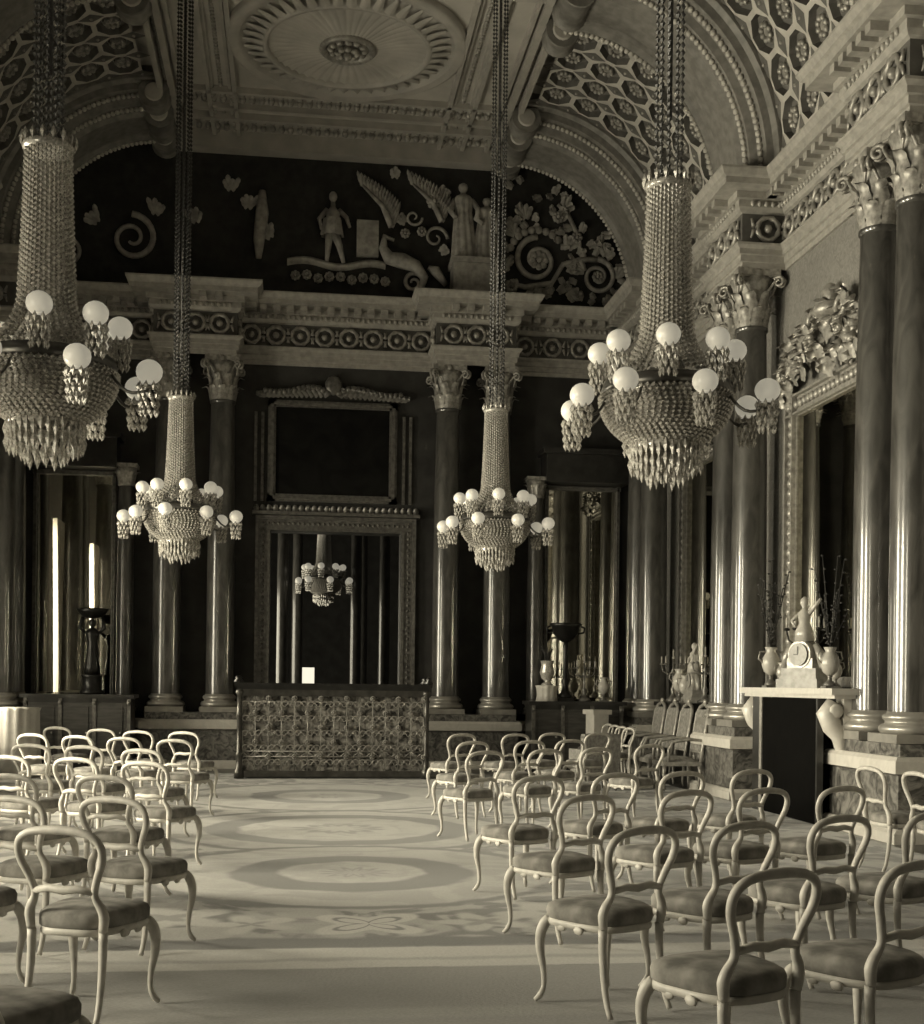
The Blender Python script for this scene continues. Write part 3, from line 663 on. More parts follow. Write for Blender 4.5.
t = thing('dim_relief', 'barely visible foliage relief in the dark left end of the lunette', 'relief', (0, YB, 0))
mb = MB(); spiral(mb, -3.6, 9.25, .42, 1.6, -1, .06, PI / 2); mb.build('scroll', M['relief'], t); mb = MB(); spiral(mb, -4.7, 9.0, .33, 1.7, 1, .05, PI / 2); mb.build('scroll', M['relief'], t)
mb = MB()
for x, z, a in ((-3.2, 9.7, .4), (-4.2, 9.5, -.6), (-2.5, 9.6, 0), (-1.6, 9.9, .3), (-1.2, 9.4, -.4), (-1.9, 10.2, .2)): sprig(mb, x, z, a)
mb.tube([(-1.35, -.1, 10.2), (-1.35, -.12, 9.8), (-1.4, -.12, 9.3), (-1.4, -.1, 9.0)], [.06, .12, .1, .05], 8)
mb.build('foliage', M['relief'], t)
# ------------------------------------------------------------------ mirrors
def mirror(label, wall, a0, a1, z0, z1, fw, mname, crest=0, top_box=0, loc=None):
    """framed wall mirror; local x runs along the wall, -y points into the room"""
    if wall == 'back': base = (0, YB, 0); rz = 0
    elif wall == 'right': base = (WX, 0, 0); rz = -PI / 2
    t = thing('wall_mirror', label, 'mirror', base, rz)
    mb = MB(); mb.box(a0 + fw, a1 - fw, -.05, -.02, z0 + fw * .4, z1 - fw); mb.build('mirror_glass', M['mirror'], t)
    mb = MB()
    def fr(x0, x1, c, d): 
        mb.box(x0, x1, -.07, 0, c, d); 
    fr(a0, a0 + fw, z0, z1); fr(a1 - fw, a1, z0, z1); fr(a0, a1, z1 - fw, z1); fr(a0, a1, z0, z0 + fw * .4)
    for x in (a0 + .02, a0 + fw - .05, a1 - fw + .02, a1 - .05): mb.box(x, x + .03, -.13, 0, z0, z1)
    for z in (z1 - fw + .01, z1 - .05): mb.box(a0, a1, -.13, 0, z, z + .03)
    n = int((z1 - z0) / .13)
    for x in (a0 + fw / 2, a1 - fw / 2):
        for k in range(n): mb.ball((x, -.09, z0 + .07 + k * .13), fw * .2, .04, .06, n=8)
    for k in range(int((a1 - a0) / .13)): mb.ball((a0 + .07 + k * .13, -.09, z1 - fw / 2), .06, .04, fw * .2, n=8)
    mb.build('frame', M[mname], t)
    if top_box:
        mb = MB(); mb.box(a0 - .05, a1 + .05, -.55, 0, z1, z1 + top_box); mb.box(a0 - .12, a1 + .12, -.62, 0, z1 + top_box, z1 + top_box + .1); mb.build('pelmet', M['dark_wood'], t)
    if crest:
        mb = MB(); w = a1 - a0; mid = (a0 + a1) / 2
        rnd = random.Random(3)
        for k in range(95):
            u = rnd.uniform(-1, 1); hgt = crest * (1 - abs(u) ** 1.3) * .95 + .22; z = rnd.uniform(-.05, hgt - .12)
            s0 = len(mb.v); L_ = rnd.uniform(.16, .3); leaf(mb, -PI / 2, .03, 0, L_, L_ * .75, L_ * .5); mb.xf(Matrix.Translation((mid + u * w * .5, -.05 - rnd.uniform(0, .12), z1 + z)) @ Matrix.Rotation(rnd.uniform(-1.5, 1.5) + u, 4, 'Y'), s0)
        for u, z, r in ((-.55, .32, .15), (.55, .32, .15), (-.3, .5, .12), (.3, .5, .12), (-.8, .2, .1), (.8, .2, .1)):
            s0 = len(mb.v); rosette(mb, 0, 0, r); mb.xf(Matrix.Translation((mid + u * w / 2, -.12, z1 + z * crest)), s0)
        for s_ in (-1, 1):
            s0 = len(mb.v); spiral(mb, 0, 0, .25, 1.6, s_, .06, PI / 2); mb.xf(Matrix.Translation((mid + s_ * (w / 2 - .02), -.08, z1 + .30)), s0)
            s0 = len(mb.v); spiral(mb, 0, 0, .16, 1.4, -s_, .045, 0); mb.xf(Matrix.Translation((mid + s_ * .42, -.1, z1 + crest * .75)), s0)
        mb.lathe([(.02, -.1), (.15, -.08), (.22, -.02), (.2, .06), (.08, .12)], 16, (mid, -.1, z1 + crest * .8), 'z'); mb.ball((mid, -.12, z1 + crest * .8 + .18), .13, .1, .16, n=10)
        mb.build('carved_cresting', M[mname], t)
    return t
# local x on the right wall is -Y
mirror('tall gilt overmantel mirror with carved cresting above the chimneypiece', 'right', -16.45, -13.6, 1.52, 5.35, .30, 'gilt', crest=.95)
mirror('tall gilt mirror on the right wall behind the side table, deep in the room', 'right', -21.15, -18.6, 1.27, 5.35, .26, 'gilt_dark', crest=.5)
mirror('tall dark framed mirror at the right of the far wall', 'back', 3.80, 5.22, 1.02, 5.15, .09, 'gilt_dark', top_box=.5)
mirror('tall dark framed mirror at the left of the far wall', 'back', -5.22, -3.80, 1.02, 5.15, .09, 'gilt_dark', top_box=.5)
# ------------------------------------------------------------------ window curtains (seen in the mirrors)
for i, y in enumerate(WIN_Y):
    for s_ in (-1, 1):
        t = MB(); yc = y + s_ * .95
        t.grid(lambda u, v: (-5.55 + .06 * math.sin(u * 26), yc + (u - .5) * (.24 + .42 * (2 * abs(v - .28)) ** 1.2), .03 + 4.75 * v), 26, 14)
        o = t.build('window_curtain', M['curtain']); tag(o, 'pale curtain drawn back beside a garden-side window, seen in mirrors', 'curtain', 'window curtains of the left wall')
# ------------------------------------------------------------------ grille case before the doorway
t = thing('grille_case', 'long waist-high case with ornate pierced metal front before the doorway', 'case', (-.075, 20.35, .012), 0)
mb = MB(); mb.box(-1.52, 1.52, -.36, .36, 1.42, 1.47); mb.box(-1.47, 1.47, -.33, .33, 1.37, 1.42)
for x in (-1.47, 1.47):
    for y in (-.30, .30): mb.lathe([(.06, 1.47), (.07, 1.49), (.03, 1.53), (.045, 1.55), (.02, 1.58)], 12, (x, y, 0))
mb.build('top_slab', M['dark_wood'], t)
for x in (-1.44, 1.44):
    for y in (-.30, .30):
        mb = MB(); mb.lathe([(.075, 0), (.075, .12), (.045, .16), (.045, .34), (.06, .37), (.04, .40), (.04, .95), (.055, .98), (.04, 1.02), (.04, 1.28), (.07, 1.32), (.05, 1.37)], 12, (x, y, 0)); mb.build('post', M['brass'], t)
mb = MB(); mb.box(-1.4, 1.4, -.32, -.27, 1.27, 1.37); mb.box(-1.4, 1.4, -.32, -.27, .02, .12); mb.box(-1.4, 1.4, .27, .32, 1.27, 1.37); mb.box(-1.4, 1.4, .27, .32, .02, .12); mb.box(-1.40, 1.40, -.25, .25, .02, .06)
mb.build('rails', M['brass'], t)
mb = MB()
for i in range(14):
    x = -1.3 + i * .2
    for j in range(5):
        z = .24 + j * .225
        s0 = len(mb.v); spiral(mb, -.05, 0, .065, 1.1, 1, .012, 0); spiral(mb, .05, 0, .065, 1.1, -1, .012, PI); mb.xf(Matrix.Translation((x, -.23, z)), s0)
        if (i + j) % 2: s0 = len(mb.v); rosette(mb, 0, 0, .05); mb.xf(Matrix.Translation((x + .1, -.22, z + .1)), s0)
    mb.tube([(x + .1, -.295, .1), (x + .1, -.295, 1.28)], .008, 5)
for z in (.34, .42, 1.18): mb.tube([(-1.4, -.295, z), (1.4, -.295, z)], .009, 5)
for i in range(28): mb.tube([(-1.4 + i * .1, -.295, .34 if i % 2 else .42), (-1.3 + i * .1, -.295, .42 if i % 2 else .34)], .008, 5)
mb.build('scroll_grille', M['gilt'], t)
mb = MB(); mb.box(-1.40, 1.40, -.22, -.20, .1, 1.3); mb.box(-1.41, -1.39, -.27, .27, .1, 1.3); mb.box(1.39, 1.41, -.27, .27, .1, 1.3); mb.box(-1.4, 1.4, .25, .27, .1, 1.3); mb.build('backing_panel', M['case_back'], t)
# ------------------------------------------------------------------ cabinets under the far mirrors
def cabinet(label, x0, x1, y0, y1, z1):
    t = thing('low_cabinet', label, 'cabinet', ((x0 + x1) / 2, (y0 + y1) / 2, 0)); w = (x1 - x0) / 2; d = (y1 - y0) / 2
    mb = MB(); mb.box(-w, w, -d, d, .08, z1 - .06); mb.box(-w - .03, w + .03, -d - .03, d, 0, .1); mb.build('body', M['dark_wood'], t)
    mb = MB(); mb.box(-w - .06, w + .06, -d - .07, d, z1 - .06, z1); mb.build('top_slab', M['dark_wood'], t)
    for s_ in (-1, 0, 1):
        mb = MB(); c = s_ * w * .64; q = w * .28; mb.box(c - q, c + q, -d - .02, -d, .18, z1 - .14); mb.box(c - q + .06, c + q - .06, -d - .035, -d, .24, z1 - .2)
        o = mb.build('door', M['mid_wood'], t)
        mb = MB(); mb.ball((c + q - .09, -d - .05, z1 * .5), .02, n=8); mb.build('knob', M['gilt'], o)
    for x in (-w + .03, -w * .32, w * .32, w - .03):
        mb = MB(); mb.box(x - .03, x + .03, -d - .04, -d, .1, z1 - .07); mb.ball((x, -d - .05, z1 - .14), .035, .02, .04, n=8); mb.build('pilaster', M['gilt_dark'], t)
    return t
cabinet('dark low cabinet under the tall mirror at the right of the far wall', 3.35, 4.95, 21.75, 22.35, 1.22)
cabinet('dark low cabinet under the tall mirror at the left of the far wall', -5.05, -3.35, 21.75, 22.35, 1.26)
def torchere(label, loc, sc=1):
    t = thing('bronze_tazza', label, 'urn', loc)
    mb = MB(); mb.v = []; mb.box(-.14, .14, -.14, .14, 0, .06); mb.lathe([(.12, .06), (.13, .1), (.06, .18), (.05, .3), (.07, .36), (.045, .42), (.035, .9), (.05, .98), (.035, 1.04)], 18); mb.xf(Matrix.Scale(sc, 4)); mb.build('stem', M['bronze'], t)
    mb = MB(); mb.lathe([(.04, 1.04), (.14, 1.1), (.22, 1.2), (.25, 1.32), (.30, 1.36), (.27, 1.38), (.2, 1.3), (.01, 1.2)], 24)
    for s_ in (-1, 1): mb.tube([(s_ * .22, 0, 1.2), (s_ * .33, 0, 1.22), (s_ * .34, 0, 1.3), (s_ * .28, 0, 1.33)], .018, 6)
    mb.xf(Matrix.Scale(sc, 4)); mb.build('bowl', M['bronze'], t)
torchere('dark bronze footed bowl on tall stem on the right far cabinet', (3.98, 22.0, 1.22), .98)
# bust-like dark figure on the left cabinet
t = thing('bronze_figure', 'dark bronze figure holding up a bowl on the left far cabinet', 'statuette', (-4.02, 22.05, 1.26))
mb = MB(); mb.lathe([(.2, 0), (.2, .05), (.16, .08), (.16, .28), (.19, .32)], 16); mb.build('plinth', M['bronze'], t)
mb = MB(); mb.lathe([(.13, .32), (.12, .45), (.10, .62), (.09, .75), (.075, .85), (.11, .96), (.12, 1.03), (.07, 1.08), (.035, 1.1), (.035, 1.12), (.055, 1.15), (.06, 1.19), (.05, 1.23), (.01, 1.26)], 20, flute=lambda a, z: 1 + .06 * math.sin(a * 7) * (z < .8))
for s_ in (-1, 1): mb.tube([(s_ * .11, 0, 1.02), (s_ * .2, -.03, 1.1), (s_ * .16, 0, 1.28)], [.035, .03, .025], 8)
mb.build('draped_body', M['bronze'], t)
mb = MB(); mb.lathe([(.03, 1.25), (.16, 1.28), (.24, 1.36), (.27, 1.42), (.23, 1.41), (.01, 1.34)], 20); mb.build('bowl', M['bronze'], t)
def urn(name, label, loc, sc, mname='porcelain', branches=0, cat='urn'):
    t = thing(name, label, cat, loc); K = Matrix.Scale(sc, 4)
    mb = MB(); mb.box(-.09, .09, -.09, .09, 0, .03); mb.lathe([(.08, .03), (.085, .05), (.03, .1), (.025, .14), (.04, .16)], 16); mb.xf(K); mb.build('foot', M['gilt_dark'], t)
    mb = MB(); mb.lathe([(.03, .16), (.09, .21), (.12, .30), (.115, .38), (.08, .44), (.06, .48), (.085, .53), (.06, .53)], 20); mb.xf(K); mb.build('body', M[mname], t)
    mb = MB()
    for s_ in (-1, 1): mb.tube([(s_ * .11, 0, .32), (s_ * .17, 0, .38), (s_ * .15, 0, .47), (s_ * .08, 0, .47)], .012, 6)
    mb.xf(K); mb.build('handles', M['gilt'], t)
    if branches:
        mb = MB()
        for k in range(branches):
            a = random.random() * 2 * PI; sp = .08 + .16 * random.random(); hh = .5 + .75 * random.random()
            pts = [(0, 0, .5), (sp * .5 * math.cos(a), sp * .5 * math.sin(a), .5 + hh * .5), (sp * math.cos(a), sp * math.sin(a), .5 + hh)]
            mb.tube(pts, .006, 4)
            for q in range(7):
                u = (q + 1) / 7; px, py, pz = sp * u * math.cos(a), sp * u * math.sin(a), .5 + hh * u
                mb.ball((px + random.uniform(-.035, .035), py + random.uniform(-.035, .035), pz), .022, .022, .014, n=6)
        mb.xf(K); mb.build('branches', M['foliage'], t)
    return t
def candelabrum(label, loc, sc=1, n=5, mname='gilt_dark', group=None):
    t = thing('candelabrum', label, 'candelabrum', loc); K = Matrix.Scale(sc, 4)
    mb = MB(); mb.lathe([(.12, 0), (.12, .04), (.06, .08), (.03, .14), (.045, .2), (.02, .26), (.02, .45), (.04, .5), (.015, .55), (.015, .7)], 14); mb.xf(K); mb.build('stem', M[mname], t)
    for k in range(n):
        a = 2 * PI * k / n; c, s_ = math.cos(a), math.sin(a); mb = MB()
        mb.tube([(0, 0, .5), (.08 * c, .08 * s_, .44), (.18 * c, .18 * s_, .50), (.2 * c, .2 * s_, .6)], .010, 6); mb.lathe([(.03, .6), (.035, .62), (.012, .63)], 10, (.2 * c, .2 * s_, 0)); mb.xf(K); o = mb.build('branch', M[mname], t)
        mb = MB(); mb.lathe([(.012, .63), (.012, .74)], 8, (.2 * c, .2 * s_, 0)); mb.xf(K); mb.build('candle', M['porcelain'], o)
    mb = MB(); mb.lathe([(.012, .7), (.03, .72), (.012, .73), (.012, .85)], 8); mb.xf(K); mb.build('candle', M['porcelain'], t)
    return t
t = thing('draped_stand', 'small bright white draped stand on the right far cabinet', 'stand', (3.66, 22.0, 1.22))
mb = MB(); mb.lathe([(.19, 0), (.17, .1), (.18, .22), (.2, .27), (.01, .28)], 40, flute=lambda a, z: 1 + .06 * math.sin(a * 10)); mb.build('drape', M['white_marble'], t)
t = thing('glass_vase', 'clear flared glass vase on the small white draped stand', 'vase', (3.66, 22.0, 1.50))
mb = MB(); mb.lathe([(.1, 0), (.1, .02), (.03, .05), (.1, .12), (.13, .22), (.1, .34), (.12, .42)], 20); mb.build('bowl', M['crystal'], t)
mb = MB()
for k in range(7): a = k * .9; mb.tube([(0, 0, .3), (.05 * math.cos(a), .05 * math.sin(a), .55), (.12 * math.cos(a), .12 * math.sin(a), .66)], [.008, .012, .004], 5)
mb.build('stems', M['foliage'], t)
candelabrum('dark branched candelabrum on the right far cabinet beside the footed bowl', (4.32, 22.0, 1.22), .95)
urn('lidded_vase', 'pale vase at the right end of the right far cabinet', (4.66, 21.98, 1.22), .8, cat='vase')
# white draped block in the far left corner
t = thing('draped_pedestal', 'bright white draped pedestal at the left edge before the far wall', 'pedestal', (-4.83, 20.3, .012))
mb = MB(); mb.lathe([(.34, .0), (.30, .5), (.29, 1.0), (.31, 1.05), (.01, 1.06)], 48, flute=lambda a, z: 1 + .05 * math.sin(a * 12)); mb.build('drape', M['white_marble'], t)
# ------------------------------------------------------------------ side table under the far right wall mirror
t = thing('side_table', 'dark console table under the far mirror of the right wall', 'table', (5.50, 19.7, 0))
mb = MB(); mb.box(-.30, .30, -1.0, 1.0, 1.19, 1.25); mb.build('tabletop', M['dark_wood'], t)
mb = MB(); mb.box(-.27, .30, -.95, .95, .95, 1.19); mb.box(-.15, .28, -.9, .9, .0, .95); mb.build('body', M['dark_wood'], t)
for y in (-.9, .9):
    mb = MB(); mb.tube([(-.22, y, .95), (-.27, y, .75), (-.19, y, .4), (-.25, y, .02)], [.05, .055, .035, .05], 10); mb.build('leg', M['gilt'], t)
def clock(label, loc, rz, sc=1, figure_top=True):
    t = thing('mantel_clock', label, 'clock', loc, rz); K = Matrix.Scale(sc, 4)
    mb = MB(); mb.box(-.26, .26, -.12, .12, 0, .09); mb.box(-.23, .23, -.10, .10, .09, .12); mb.box(-.22, .22, -.09, .09, .12, .2); mb.xf(K); mb.build('plinth', M['clock_stone'], t)
    mb = MB(); mb.lathe([(.14, -.08), (.15, -.06), (.15, .06), (.14, .08)], 24, (0, 0, .34), 'y'); mb.box(-.16, .16, -.07, .07, .2, .3)
    for s_ in (-1, 1): mb.tube([(s_ * .24, 0, .2), (s_ * .22, 0, .32), (s_ * .14, 0, .44)], [.04, .05, .03], 8)
    mb.xf(K); mb.build('case', M['gilt'], t)
    mb = MB(); mb.lathe([(.115, -.1), (.115, -.085)], 24, (0, 0, .34), 'y'); mb.xf(K); o = mb.build('dial', M['clock_stone'], t)
    mb = MB(); mb.box(-.006, .006, -.106, -.101, .34, .42); mb.box(-.05, 0, -.106, -.101, .335, .345); mb.xf(K); mb.build('hands', M['bronze'], o)
    if figure_top:
        mb = MB(); mb.lathe([(.10, .47), (.09, .58), (.055, .66), (.07, .76), (.03, .80), (.025, .82), (.045, .86), (.04, .9), (.01, .93)], 18, flute=lambda a, z: 1 + .08 * math.sin(a * 6) * (z < .62))
        mb.tube([(.06, 0, .76), (.14, -.04, .8), (.22, -.02, .9)], [.025, .02, .015], 6); mb.tube([(-.06, 0, .76), (-.12, -.05, .68), (-.05, -.08, .62)], [.025, .02, .015], 6); mb.xf(K); mb.build('seated_figure', M['porcelain'], t)
    return t
clock('white and gilt clock with a figure on the far console table', (5.42, 19.26, 1.25), PI / 2 * -1, 1.0)
candelabrum('dark candelabrum at the far end of the console table', (5.45, 20.45, 1.25), 1.0)
candelabrum('dark candelabrum at the near end of the console table', (5.45, 18.80, 1.25), 1.0)
urn('footed_urn', 'pale footed urn in the middle of the console table', (5.42, 20.0, 1.25), 1.0)
urn('footed_urn', 'pale footed urn beside the clock on the console table', (5.38, 19.58, 1.25), .8)
# ------------------------------------------------------------------ chimneypiece
t = thing('chimneypiece', 'white marble chimneypiece with dark opening between the right wall columns', 'fireplace', (WX, 14.4, 0))
mb = MB(); mb.box(-.92, 0, -1.42, 1.42, 1.43, 1.50); mb.box(-.87, 0, -1.37, 1.37, 1.39, 1.43); mb.build('mantel_shelf', M['white_marble'], t)
for s_, nm in ((-1, 'jamb'), (1, 'jamb')):
    mb = MB(); y0, y1 = sorted((s_ * 1.32, s_ * 1.02)); mb.box(-.62, 0, y0, y1, 0, 1.39); mb.build(nm, M['marble'] if s_ < 0 else M['mid_wood'], t)
    mb = MB(); ym = s_ * 1.17     # scrolled console bracket under the shelf
    pts = [(-.78, 0, 1.33), (-.86, 0, 1.22), (-.80, 0, 1.08), (-.72, 0, .98), (-.70, 0, .86), (-.66, 0, .76)]
    mb.tube([(a, ym, c) for a, b_, c in pts], [.10, .12, .11, .09, .07, .05], 12); mb.box(-.72, 0, ym - .1, ym + .1, 1.05, 1.39)
    for k in range(2): mb.ball((-.80, ym + (k - .5) * .2, 1.26), .08, .03, .08, n=12)
    mb.build('scroll_bracket', M['white_marble'], t)
mb = MB(); mb.box(-.60, 0, -1.02, 1.02, 1.2, 1.39); mb.build('lintel', M['dark_wood'], t)
mb = MB(); mb.box(-.3, -.28, -1.02, 1.02, 0, 1.2); mb.build('hearth_back', M['black'], t)
t = thing('fire_board', 'tall black board closing the chimneypiece opening', 'screen', (4.96, 14.20, 0))
mb = MB(); mb.box(-.02, .02, -.82, .82, .02, 1.385); mb.build('panel', M['black'], t)
mb = MB(); mb.box(-.035, .035, .82, .90, 0, 1.388); mb.build('edge_strip', M['gilt'], t)
mb = MB(); mb.box(-.035, .035, .90, 1.12, 0, 1.388); mb.build('side_panel', M['dark_wood'], t); mb = MB(); mb.box(-.035, .035, -.86, -.82, 0, 1.388); mb.build('side_strip', M['dark_wood'], t)
ZM = 1.50
clock('white and gilt clock with seated figure on the chimneypiece shelf', (5.22, 14.45, ZM), -PI / 2 + .5, 1.15)
urn('branch_urn', 'white urn holding tall dark branches at the left end of the mantel shelf', (5.2, 15.45, ZM), .95, branches=14)
urn('branch_urn', 'white urn holding dark branches at the right end of the mantel shelf', (5.12, 13.48, ZM), .85, branches=12)
urn('small_vase', 'small pale vase between the clock and right urn on the mantel shelf', (5.36, 13.88, ZM), .62, cat='vase')
urn('small_vase', 'small dull vase between the left urn and clock on the mantel shelf', (5.2, 15.08, ZM), .58, mname='gilt', cat='vase')
candelabrum('dark candelabrum behind the clock on the mantel shelf', (5.40, 14.84, ZM), 1.15, 5, 'bronze')
# ------------------------------------------------------------------ balloon-back chairs
def make_chair(label, loc, rz):
    t = thing('balloon_back_chair', label, 'chair', loc, rz)
    def yb(z): return -.20 - .085 * max(0, (z - .44) / .4) ** 1.2
    half = [(.175, .40), (.182, .46), (.172, .50), (.150, .54), (.148, .58), (.168, .64), (.195, .70), (.203, .755), (.185, .80), (.14, .828), (.07, .84), (0, .843)]
    pts = [(x, yb(z), z) for x, z in half] + [(-x, yb(z), z) for x, z in half[-2::-1]]
    rad = [.019, .023, .021, .017, .016, .017, .018, .018, .018, .018, .019, .02]; rad += rad[-2::-1]
    mb = MB(); mb.tube(*smooth_path(pts, rad), 10); mb.build('back_frame', M['chair'], t)
    mb = MB(); mb.tube([(-.15, yb(.57), .57), (-.07, yb(.57) - .01, .585), (0, yb(.57) - .012, .577), (.07, yb(.57) - .01, .585), (.15, yb(.57), .57)], [.016, .018, .02, .018, .016], 8); mb.build('cross_rail', M['chair'], t)
    def outline(sc, n=36):
        o = []
        for k in range(n):
            a = 2 * PI * k / n; ex = 2 / 3.4
            x = abs(math.cos(a)) ** ex * (1 if math.cos(a) >= 0 else -1); y = abs(math.sin(a)) ** ex * (1 if math.sin(a) >= 0 else -1)
            w = .205 + .03 * y; o.append((x * w * sc, y * .215 * sc + .0))
        return o
    def stack(mb, layers):
        n = 36; vs = []; fs = []
        for sc, z in layers: vs += [(x, y, z) for x, y in outline(sc)]
        for i in range(len(layers) - 1):
            for k in range(n): k2 = (k + 1) % n; fs.append((i * n + k, i * n + k2, (i + 1) * n + k2, (i + 1) * n + k))
        fs.append(tuple(range(n))[::-1]); fs.append(tuple((len(layers) - 1) * n + k for k in range(n))); mb.add(vs, fs, 0, True)
    mb = MB(); stack(mb, [(.97, .405), (1.01, .412), (1.02, .45), (.985, .468), (.88, .480), (.5, .488), (.1, .490)]); mb.build('seat_cushion', M['velvet'], t)
    mb = MB(); stack(mb, [(.93, .372), (.985, .375), (1.0, .39), (.99, .406), (.9, .407)])
    for x in (-.1, 0, .1): mb.ball((x, .21, .372), .035, .015, .022, n=8)
    for s_ in (-1, 1):
        for y in (-.06, .06): mb.ball((s_ * .20, y, .374), .012, .035, .02, n=8)
    mb.build('seat_rail', M['chair'], t)
    for s_ in (-1, 1):
        mb = MB(); mb.tube(*smooth_path([(s_ * .182, .165, .40), (s_ * .200, .183, .37), (s_ * .212, .196, .32), (s_ * .212, .198, .25), (s_ * .200, .187, .16), (s_ * .198, .184, .08), (s_ * .210, .197, .035), (s_ * .226, .214, .010)], [.022, .027, .025, .021, .015, .012, .015, .011]), 9); mb.build('leg', M['chair'], t)
        mb = MB(); mb.tube(*smooth_path([(s_ * .175, -.195, .40), (s_ * .175, -.20, .25), (s_ * .178, -.225, .1), (s_ * .182, -.262, .012)], [.021, .018, .015, .013]), 9); mb.build('leg', M['chair'], t)
    return t
RR, RL = math.radians(26), math.radians(-25)
def hoop_to_origin(x, y, rz): return (x - math.sin(rz) * .27, y + math.cos(rz) * .27, .012)
RIGHT = [  # hoop-top plan position, label
 (.98, 4.32, 'cream chair closest to the viewer, in the middle foreground right of the aisle'),
 (1.60, 4.50, 'cream chair at the bottom right corner, right of the closest chair'),
 (.87, 5.64, 'cream chair on the right of the aisle standing alone over the plain carpet border'),
 (1.42, 5.84, 'cream chair in the second right row, second from the aisle'),
 (2.01, 6.12, 'cream chair in the second right row, third from the aisle'),
 (2.58, 6.30, 'cream chair in the second right row, cut by the right edge'),
 (.99, 7.28, 'cream chair at the aisle end of the third right row'),
 (1.69, 7.62, 'cream chair in the third right row, second from the aisle'),
 (2.24, 7.78, 'cream chair in the third right row, third from the aisle'),
 (2.82, 7.94, 'cream chair in the third right row, fourth from the aisle, left of near columns'),
 (1.00, 8.81, 'cream chair at the aisle end of the fourth right row'),
 (1.62, 9.10, 'cream chair in the fourth right row, second from the aisle'),
 (2.18, 9.30, 'cream chair in the fourth right row, third from the aisle'),
 (2.81, 9.55, 'cream chair in the fourth right row, before the black fire board'),
 (1.11, 12.08, 'cream chair at the aisle end of the fifth right row, behind the gap'),
 (1.77, 12.49, 'cream chair in the fifth right row, second from the aisle'),
 (2.37, 12.85, 'cream chair in the fifth right row, third from the aisle'),
 (3.14, 13.60, 'cream chair in the fifth right row, farthest from the aisle'),
 (1.27, 14.09, 'cream chair at the aisle end of the sixth right row'),
 (1.97, 14.41, 'cream chair in the sixth right row, second from the aisle'),
 (2.50, 14.72, 'cream chair in the sixth right row, third from the aisle'),
 (1.43, 16.24, 'cream chair at the aisle end of the rearmost right row'),
 (2.14, 16.35, 'cream chair in the rearmost right row, second from the aisle'),
 (2.70, 16.75, 'cream chair in the rearmost right row, third from the aisle'),
 (3.34, 16.86, 'cream chair in the rearmost right row, beside the brocade armchair')]
LEFT = [
 (-1.69, 5.71, 'cream chair closest to the viewer on the left of the aisle, its back fully shown'),
 (-1.66, 7.16, 'cream chair at the aisle end of the second left row'),
 (-2.20, 7.20, 'cream chair in the second left row, by the left edge of the picture'),
 (-1.93, 8.75, 'cream chair at the aisle end of the third left row'),
 (-2.56, 8.85, 'cream chair in the third left row, second from the aisle'),
 (-1.84, 10.28, 'cream chair at the aisle end of the fourth left row'),
 (-2.44, 10.75, 'cream chair in the fourth left row, second from the aisle'),
 (-3.02, 11.0, 'cream chair in the fourth left row, third from the aisle'),
 (-2.08, 12.14, 'cream chair at the aisle end of the fifth left row'),
 (-2.68, 12.70, 'cream chair in the fifth left row, second from the aisle'),
 (-3.22, 12.95, 'cream chair in the fifth left row, third from the aisle'),
 (-1.96, 14.15, 'cream chair at the aisle end of the sixth left row'),
 (-2.54, 14.56, 'cream chair in the sixth left row, second from the aisle'),
 (-3.10, 14.95, 'cream chair in the sixth left row, third from the aisle'),
 (-3.68, 15.4, 'cream chair in the sixth left row, fourth from the aisle'),
 (-2.04, 16.29, 'cream chair at the aisle end of the rearmost left row'),
 (-2.62, 16.51, 'cream chair in the rearmost left row, second from the aisle'),
 (-3.15, 17.07, 'cream chair in the rearmost left row, third from the aisle'),
 (-3.80, 17.66, 'cream chair in the rearmost left row, fourth from the aisle'),
 (-1.74, 3.95, 'chair at the bottom left corner showing only its dark seat'),
 (-2.38, 6.15, 'chair at the left edge showing only a sliver of dark seat')]
ARO = 'balloon-back chairs in rows'
c0 = None
for lst, rz in ((RIGHT, RR), (LEFT, RL)):
    for x, y, l in lst:
        rzz = rz + random.uniform(-.05, .05); loc = hoop_to_origin(x, y, rzz)
        if c0 is None: c0 = make_chair(l, loc, rzz); c0['group'] = ARO; index_children()
        else: dup(c0, loc, rzz, l, ARO)
for x, y, rz, l in ((3.95, 9.95, math.radians(-84), 'cream chair turned towards the right wall, left one of two before the near pedestal'), (4.05, 9.35, math.radians(-86), 'cream chair turned towards the right wall, right one of two before the near pedestal')):
    dup(c0, hoop_to_origin(x, y, rz), rz, l, ARO)
for k, (x, y) in enumerate(((4.32, 20.8), (4.28, 20.2), (4.24, 19.6), (4.20, 19.0))):
    rz = math.radians(100); dup(c0, (x - .12, y, .012), rz, 'cream chair seen edge-on in the line along the right wall, %s' % ('farthest', 'second farthest', 'second nearest', 'nearest')[k], 'chairs lined along the right wall')
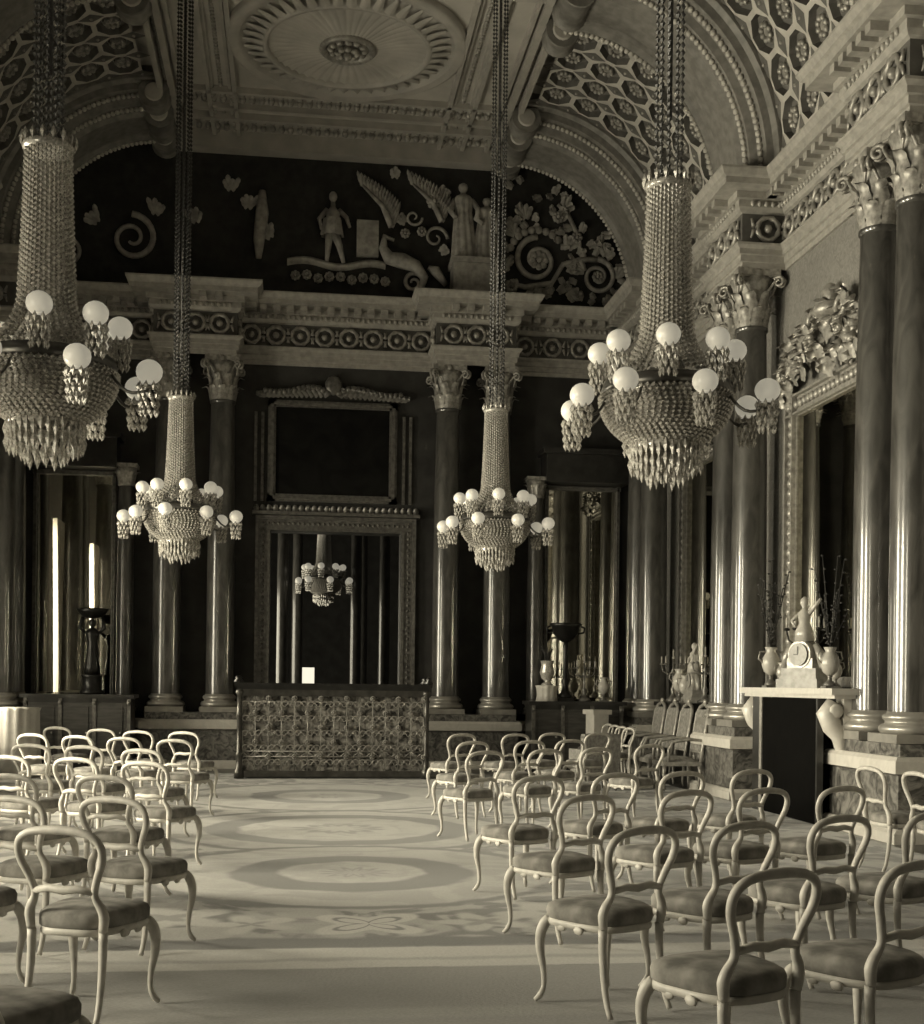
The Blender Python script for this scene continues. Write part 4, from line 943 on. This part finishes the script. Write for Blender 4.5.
# ------------------------------------------------------------------ gilt armchairs, upholstered armchair, pale pedestal
def armchair(label, loc, rz):
    t = thing('gilt_armchair', label, 'armchair', loc, rz)
    mb = MB(); mb.grid(lambda u, v: ((v - .5) * .46, -.27 - .10 * u - .03 * math.cos((v - .5) * PI), .56 + .6 * u), 6, 6); mb.grid(lambda u, v: ((v - .5) * .46, -.31 - .10 * u - .03 * math.cos((v - .5) * PI), .56 + .6 * u), 6, 6); mb.build('back_pad', M['upholstery'], t)
    mb = MB(); pts = [(.25, -.28, .42), (.25, -.30, .6), (.26, -.38, 1.1), (.18, -.40, 1.19), (0, -.41, 1.24), (-.18, -.40, 1.19), (-.26, -.38, 1.1), (-.25, -.30, .6), (-.25, -.28, .42)]
    mb.tube(pts, .028, 8); mb.tube([(.25, -.3, .55), (-.25, -.3, .55)], .02, 8); mb.ball((0, -.41, 1.27), .06, .03, .04, n=8); mb.build('back_frame', M['gilt'], t)
    mb = MB(); mb.box(-.28, .28, -.28, .28, .36, .42); mb.build('seat_rail', M['gilt'], t)
    mb = MB(); mb.grid(lambda u, v: ((u - .5) * .52, (v - .5) * .52, .42 + .07 * (1 - (2 * u - 1) ** 4) * (1 - (2 * v - 1) ** 4)), 10, 10); mb.build('seat', M['upholstery'], t)
    for s_ in (-1, 1):
        mb = MB(); mb.tube([(s_ * .26, -.32, .72), (s_ * .29, -.1, .74), (s_ * .29, .15, .70), (s_ * .27, .2, .6), (s_ * .27, .2, .42)], .022, 8); mb.build('arm', M['gilt'], t)
        for y in (-.25, .25): mb = MB(); mb.tube([(s_ * .25, y, .38), (s_ * .27, y * 1.06, .28), (s_ * .24, y, .1), (s_ * .26, y * 1.08, .012)], [.03, .03, .018, .02], 8); mb.build('leg', M['gilt'], t)
    return t
a0 = armchair('tall gilt armchair nearest in the line before the console table', (4.92, 17.9, .0), math.radians(90)); a0['group'] = 'gilt armchairs before the console table'
index_children()
for k, (x, y) in enumerate(((4.93, 18.62), (4.93, 19.34), (4.93, 20.06))): pass
for (x, y, l) in ((4.86, 18.70, 'second nearest'), (4.86, 19.40, 'third nearest'), (4.86, 20.10, 'farthest')): dup(a0, (x - .10, y, .0), math.radians(90), 'tall gilt armchair in the line before the console table, %s' % l)
a0.location = (4.78, 18.0, .012)
for o in COL.objects:
    if o.name.startswith('gilt_armchair'): o.location.z = .012
t = thing('brocade_armchair', 'low grey brocade armchair seen from behind before the right far cabinet', 'armchair', (3.58, 18.05, .012), math.radians(10)); t.scale = (.74, .8, 1)
mb = MB(); mb.box(-.36, .36, -.32, .32, .14, .42); mb.build('base', M['upholstery'], t)
mb = MB(); mb.grid(lambda u, v: ((u - .5) * .74, -.34 - .04 * v, .14 + .66 * v + .02 * math.sin(u * PI)), 8, 6); mb.grid(lambda u, v: ((u - .5) * .72, -.20 - .04 * v, .3 + .5 * v + .02 * math.sin(u * PI)), 8, 6); mb.box(-.37, .37, -.36, -.2, .74, .80); mb.box(-.37, -.33, -.36, -.18, .2, .78); mb.box(.33, .37, -.36, -.18, .2, .78); mb.build('backrest', M['upholstery'], t)
for s_ in (-1, 1):
    mb = MB(); mb.box(*sorted((s_ * .30, s_ * .40)), -.3, .3, .3, .58); mb.build('arm', M['upholstery'], t)
    for y in (-.28, .28): mb = MB(); mb.lathe([(.02, .0), (.03, .08), (.03, .14)], 10, (s_ * .32, y, 0)); mb.build('leg', M['dark_wood'], t)
t = thing('pale_pedestal', 'narrow pale square pedestal before the right far cabinet', 'pedestal', (4.42, 21.42, .012), .3)
mb = MB(); mb.box(-.17, .17, -.17, .17, 0, .1); mb.box(-.14, .14, -.14, .14, .1, 1.0); mb.build('shaft', M['white_marble'], t)
mb = MB(); mb.box(-.18, .18, -.18, .18, 1.0, 1.08); mb.build('cap', M['white_marble'], t)
